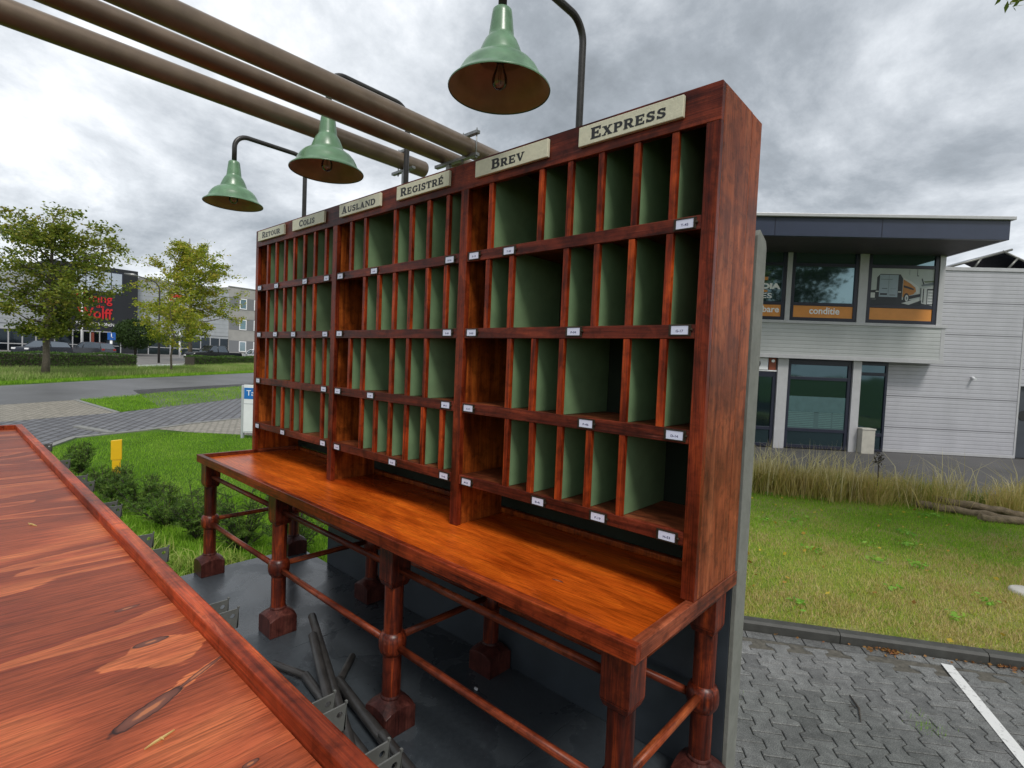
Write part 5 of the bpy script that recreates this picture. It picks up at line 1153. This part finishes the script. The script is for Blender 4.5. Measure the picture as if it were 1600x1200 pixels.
# local: x along facade to the right, -y to the viewer
pg = cladding('pale_grey_sheet', (0.42, 0.44, 0.46), 0.6, seam=3.0)
darkint = winglass('shop_glass', (0.035, 0.045, 0.055), .08)
s1 = faraway('black_shop', 'black box-shaped furniture shop with red lettering and a large upper window, across the road')
LF(MB().box(-9.0, 0.0, -1.2, 12, 0, 10.8), 'black_wall', plain('black_facade', (0.016, 0.018, 0.023), .5, var=.15, nscale=.5), s1, bevel=.04)
uw = LF(MB().box(-6.9, -1.65, -1.26, -1.201, 7.55, 7.7).box(-6.9, -1.65, -1.26, -1.201, 10.15, 10.3).box(-6.9, -6.75, -1.26, -1.201, 7.701, 10.149).box(-1.8, -1.65, -1.26, -1.201, 7.701, 10.149).box(-5.6, -5.52, -1.25, -1.201, 7.701, 10.149).box(-4.3, -4.22, -1.25, -1.201, 7.701, 10.149).box(-3.0, -2.92, -1.25, -1.201, 7.701, 10.149).box(-2.4, -2.35, -1.25, -1.201, 7.7, 8.6).box(-6.7, -1.81, -1.25, -1.202, 8.6, 8.66), 'window', MT['navyd'], s1)
LF(MB().box(-6.74, -1.81, -1.225, -1.2015, 7.7, 10.15), 'pane', winglass('bright_upper_glass', (.62, .66, .70), .1), uw)
red = plain('red_letters', (0.62, 0.015, 0.02), .5, var=.05)
def fl_(body, x0, x1, z0, z1, m_, bold=.03):
    mb = MB(); add_text(mb, body, x0, x1, z0, z1, -1.30, 0, bold * .4); LF(mb, 'lettering', m_, s1, recalc=False)
fl_('Haring', -6.5, -2.85, 5.95, 7.35, red, .035); fl_('de', -4.55, -3.7, 5.62, 6.0, red); fl_('Wolff', -6.45, -2.82, 4.25, 5.60, red, .05); fl_('KOMPLEET WONEN', -6.55, -2.65, 3.40, 3.80, MT['white2'], .01)
df = MB()
for x in (-8.6, -6.9, -5.9, -5.15, -4.2, -1.95): df.box(x, x + .11, -1.27, -1.205, 0.05, 2.6)
df.box(-8.6, -1.85, -1.268, -1.207, 2.6, 2.72).box(-3.99, -1.96, -1.262, -1.207, .9, .98).box(-8.4, -5.3, -1.262, -1.207, .9, .98)
d_ = LF(df, 'entrance_frame', MT['trim'], s1); LF(MB().box(-8.6, -1.9, -1.24, -1.202, .05, 2.6), 'pane', darkint, d_); LF(MB().box(-5.0, -4.72, -1.275, -1.242, .1, 2.5), 'red_banner', plain('dull_red', (.22, .05, .03), .5), d_)
s2 = faraway('pale_shop_wing', 'pale grey clad shop wing with glazed ground floor, partly behind the big left tree')
LF(MB().box(-34, -9.02, 0, 12, 2.55, 9.2), 'clad_wall', pg, s2)
LF(MB().box(-34, -9.02, -.25, .3, 2.40, 2.549), 'band', MT['trim'], s2)
mb = MB(); x = -34.0
while x < -9.1: mb.box(x, x + .12, -.12, 0.0, 0, 2.4); x += 1.2
mb.box(-34, -9.03, -.1, -.005, .72, .82)
m2 = LF(mb, 'window_frame', MT['trim'], s2); LF(MB().box(-33.9, -9.03, -.04, .02, 0, 2.4), 'pane', darkint, m2)
s3 = faraway('grey_shop_wing', 'grey clad shop wing right of the black shop, with a red and white sign')
LF(MB().box(0.02, 12.5, 0, 14, 2.7, 9.65), 'clad_wall', pg, s3); LF(MB().box(1.8, 12.0, 3, 12, 9.66, 10.6), 'roof_box', MT['concrete'], s3)
mb = MB(); x = .3
while x < 12.2: mb.box(x, x + .12, -.12, 0.0, 0, 2.69); x += 1.35
mb.box(.02, 12.5, -.1, -.005, .95, 1.05); m3 = LF(mb, 'window_frame', MT['trim'], s3); LF(MB().box(.02, 12.4, -.04, .02, 0, 2.69), 'pane', darkint, m3)
sg = LF(MB().box(3.75, 5.9, -.3, -.02, 7.15, 8.75), 'sign_box', MT['white2'], s3, bevel=.05)
LF(MB().box(4.0, 5.8, -.32, -.301, 8.0, 8.6), 'red_field', red, sg); mb = MB(); add_text(mb, 'wp', 4.1, 4.9, 7.35, 7.85, -.31, 0, .04); LF(mb, 'lettering', red, sg, recalc=False)
s4 = faraway('concrete_office', 'three-storey pale concrete office with white-framed windows beside the cabinet edge')
conc = plain('pale_concrete', (0.36, 0.35, 0.33), .85, var=.12, nscale=.8); gpan = plain('grey_window_band', (.20, .205, .215), .6, var=.06)
LF(MB().box(12.52, 34, .0, 14, 0, 10.65), 'wall', conc, s4, bevel=.02); LF(MB().box(12.5, 34.05, -.08, .3, 10.652, 10.8), 'roof_edge', MT['concrete'], s4)
for z0 in (.8, 4.2, 7.4): LF(MB().box(12.6, 34, -.03, -.002, z0, z0 + 1.75), 'window_band', gpan, s4)
for z0 in (.85, 4.22, 7.45):
    for i in range(9):
        x = 14.15 + i * 2.3 if i else 14.15
        f_ = MB().box(x, x + 1.12, -.09, -.031, z0, z0 + .12).box(x, x + 1.12, -.09, -.031, z0 + 1.5, z0 + 1.62).box(x, x + .12, -.09, -.031, z0 + .121, z0 + 1.499).box(x + 1.0, x + 1.12, -.09, -.031, z0 + .121, z0 + 1.499)
        f_ = LF(f_, 'window', MT['white2'], s4); LF(MB().box(x + .12, x + 1.0, -.06, -.04, z0 + .12, z0 + 1.5), 'pane', winglass('office_pane_%d_%d' % (z0, i), (.25, .32, .36), .1) if i == 0 and z0 < 1 else MT['glass'], f_)
# ============================================================ street furniture and cars
sl2 = thing('street_lamp', 'slender curved grey street lamp between the black shop and the yellowing tree', 'lamp', gpt(-52.8, 12.56))
x, y, z = sl2.location; dv = Vector((-.3, -.954, 0))
q = [Vector((x, y, z)), Vector((x, y, z + 3)), Vector((x, y, z + 6.6))] + [Vector((x, y, z + 6.6)) + Vector((0, 0, .9 * math.sin(a))) + dv * .9 * (1 - math.cos(a)) for a in (.4, .8, 1.15)]
q.append(q[-1] + dv * 1.1 + Vector((0, 0, .3)))
MB().tube(q, [.10, .085, .06, .055, .05, .05, .045], 12).build('pole', MT['blacksteel'], sl2)
MB().tube([q[-1], q[-1] + dv * .3 + Vector((0, 0, .06)), q[-1] + dv * 1.0 + Vector((0, 0, .1))], [.05, .13, .06], 10).build('lamp_head', MT['galv'], sl2)
fp_ = thing('flag_pole', 'bare white pole standing before the red shop lettering', 'pole', gpt(-67.3, 9.2))
x, y, z = fp_.location; MB().tube([(x, y, z), (x, y, z + 7.4)], [.11, .08], 12).build('pole', MT['white2'], fp_); MB().lathe([(.001, .12), (.09, .06), (.1, 0), (.05, -.02)], (x, y, z + 7.42), 16).build('finial', MT['white2'], fp_)
for (px, py, lb) in ((-71.5, 19.4, 'white pole standing left of the yellowing tree trunk'),):
    t_ = thing('flag_pole', lb, 'pole', gpt(px, py)); MB().tube([(px, py, gz(px, py)), (px, py, gz(px, py) + 3.2)], .09, 10).build('pole', MT['white2'], t_)
pk = thing('parking_sign', 'blue parking sign on a thick pale post by the black shop entrance', 'sign', gpt(-70.5, 12.3))
x, y, z = pk.location; MB().tube([(x, y, z), (x, y, z + 1.9)], .13, 12).build('post', MT['white2'], pk)
MB().box(x + .14, x + .18, y - .38, y + .38, z + 1.75, z + 2.6).build('sign_plate', plain('blue_sign', (.02, .12, .45), .4), pk, bevel=.02)
mb = MB(); mb.tube([(x + .2, y - .02, z + 2.42), (x + .2, y - .02, z + 2.1), (x + .2, y + .14, z + 2.0)], .045, 6).lathe([(.001, .05), (.06, 0), (.001, -.05)], (x + .2, y - .02, z + 2.5), 8); mb.build('wheelchair_mark', MT['white2'], pk)
def car(label, loc, rz, col, kind='hatch', L_=4.4, H_=1.45):
    t_ = thing('parked_car', label, 'car', (*loc, gz(*loc)), rz, 'parked cars before the shops')
    m_ = plain('car_paint', col, .22, .3, var=.04, spec=.7); w = .88; hl = L_ / 2
    body = [(-hl, .30), (-hl, .62), (-hl + .12, .80), (-hl * .45, .90), (hl * .80, .95), (hl - .05, .86), (hl, .55), (hl - .05, .28)]
    if kind == 'pickup': body = [(-hl, .42), (-hl, .85), (-hl + .15, 1.02), (-hl * .45, 1.10), (hl * .98, 1.12), (hl, .9), (hl, .45)]
    mb = MB(); mb.prism(body, 'y', -w, w); mb.build('body', m_, t_, world=False, bevel=.07, seg=3)
    b0 = 1.09 if kind == 'pickup' else .885
    if kind == 'wagon': cab = [(-hl * .48, b0), (-hl * .12, H_ - .03), (hl * .25, H_), (hl * .82, H_ - .10), (hl * .95, b0)]
    elif kind == 'pickup': cab = [(-hl * .45, b0), (-hl * .20, H_ - .02), (hl * .30, H_), (hl * .42, b0)]
    elif kind == 'sedan': cab = [(-hl * .40, b0), (-hl * .05, H_ - .03), (hl * .35, H_), (hl * .80, b0)]
    else: cab = [(-hl * .5, b0), (-hl * .15, H_ - .03), (hl * .35, H_), (hl * .80, H_ - .12), (hl * .92, b0)]
    n = len(cab); ti = .17
    vs = [(x, -w + .04 + ti * (z_ - b0) / (H_ - b0), z_) for x, z_ in cab] + [(x, w - .04 - ti * (z_ - b0) / (H_ - b0), z_) for x, z_ in cab]
    mb = MB(); mb.add(vs, [tuple(range(n))[::-1], tuple(range(n, 2 * n))] + [(i, (i + 1) % n, n + (i + 1) % n, n + i) for i in range(n)])
    cbn = mb.build('cabin_glass', winglass('car_glass', (.22, .25, .28), .05), t_, world=False, bevel=.04)
    mb = MB()
    top = [(x, z_) for x, z_ in cab[1:-1]]
    mb.prism([(x, z_ + .005) for x, z_ in top] + [(x, z_ - .05) for x, z_ in top[::-1]], 'y', -w + .20, w - .20); mb.build('roof', m_, t_, world=False, bevel=.02)
    mb = MB()
    for sgn in (-1, 1):
        for (xa, za), (xb, zb) in (((cab[0][0], cab[0][1]), cab[1]), (cab[-2], cab[-1]), ((cab[0][0] * .1 + .05, b0), (cab[0][0] * .1 + .1, H_ - .02))):
            f1 = w - .035 - ti * (za - b0) / (H_ - b0); f2 = w - .035 - ti * (zb - b0) / (H_ - b0); mb.tube([(xa, sgn * f1, za), (xb, sgn * f2, zb)], .04, 6)
    mb.build('pillar', m_, t_, world=False)
    for sx_ in (-1, 1):
        for sy in (-1, 1):
            r_ = .38 if kind == 'pickup' else .32
            wh = MB().tube([(sx_ * hl * .62, sy * (w - .17), r_), (sx_ * hl * .62, sy * (w + .015), r_)], r_, 24, smooth=False).build('wheel', MT['black'], t_, world=False, bevel=.03)
            MB().tube([(sx_ * hl * .62, sy * (w + .0), r_), (sx_ * hl * .62, sy * (w + .03), r_)], r_ * .62, 16, smooth=False).build('rim', MT['galv'], wh, world=False)
    for sy in (-1, 1):
        MB().box(-hl - .015, -hl + .10, sy * .62 - .18, sy * .62 + .18, .62, .76).build('headlight', MT['white2'], t_, world=False, bevel=.02)
        MB().box(hl - .09, hl + .015, sy * .66 - .15, sy * .66 + .15, .68, .86).build('tail_light', plain('tail_red', (.35, .02, .02), .3), t_, world=False, bevel=.02)
        MB().box(-hl * .36, -hl * .27, sy * (w + .08) - .07, sy * (w + .08) + .07, .92 if kind != 'pickup' else 1.12, 1.06 if kind != 'pickup' else 1.28).build('mirror', m_, t_, world=False, bevel=.02)
    return t_
dirF = math.atan2(.989, -.144)
car('dark blue-black sedan parked behind the long hedge, leftmost of the cars', (-62.2, 5.6), dirF + .55, (.018, .022, .035), 'wagon', 4.5, 1.46)
car('dark grey wagon parked just right of the blue-black sedan', (-65.2, 9.6), dirF - 1.1, (.055, .06, .07), 'wagon', 4.3, 1.5)
car('black pickup truck parked beneath the yellow-green tree', (-56.2, 18.3), dirF + .1, (.012, .012, .014), 'pickup', 5.2, 1.80)
car('white hatchback parked to the right of the black pickup', (-59.5, 23.6), dirF - .6, (.62, .63, .65), 'hatch', 4.2, 1.5)
car('light blue small car parked nearest the cabinet edge', (-52.9, 23.8), dirF + .1, (.20, .34, .52), 'hatch', 4.2, 1.42)
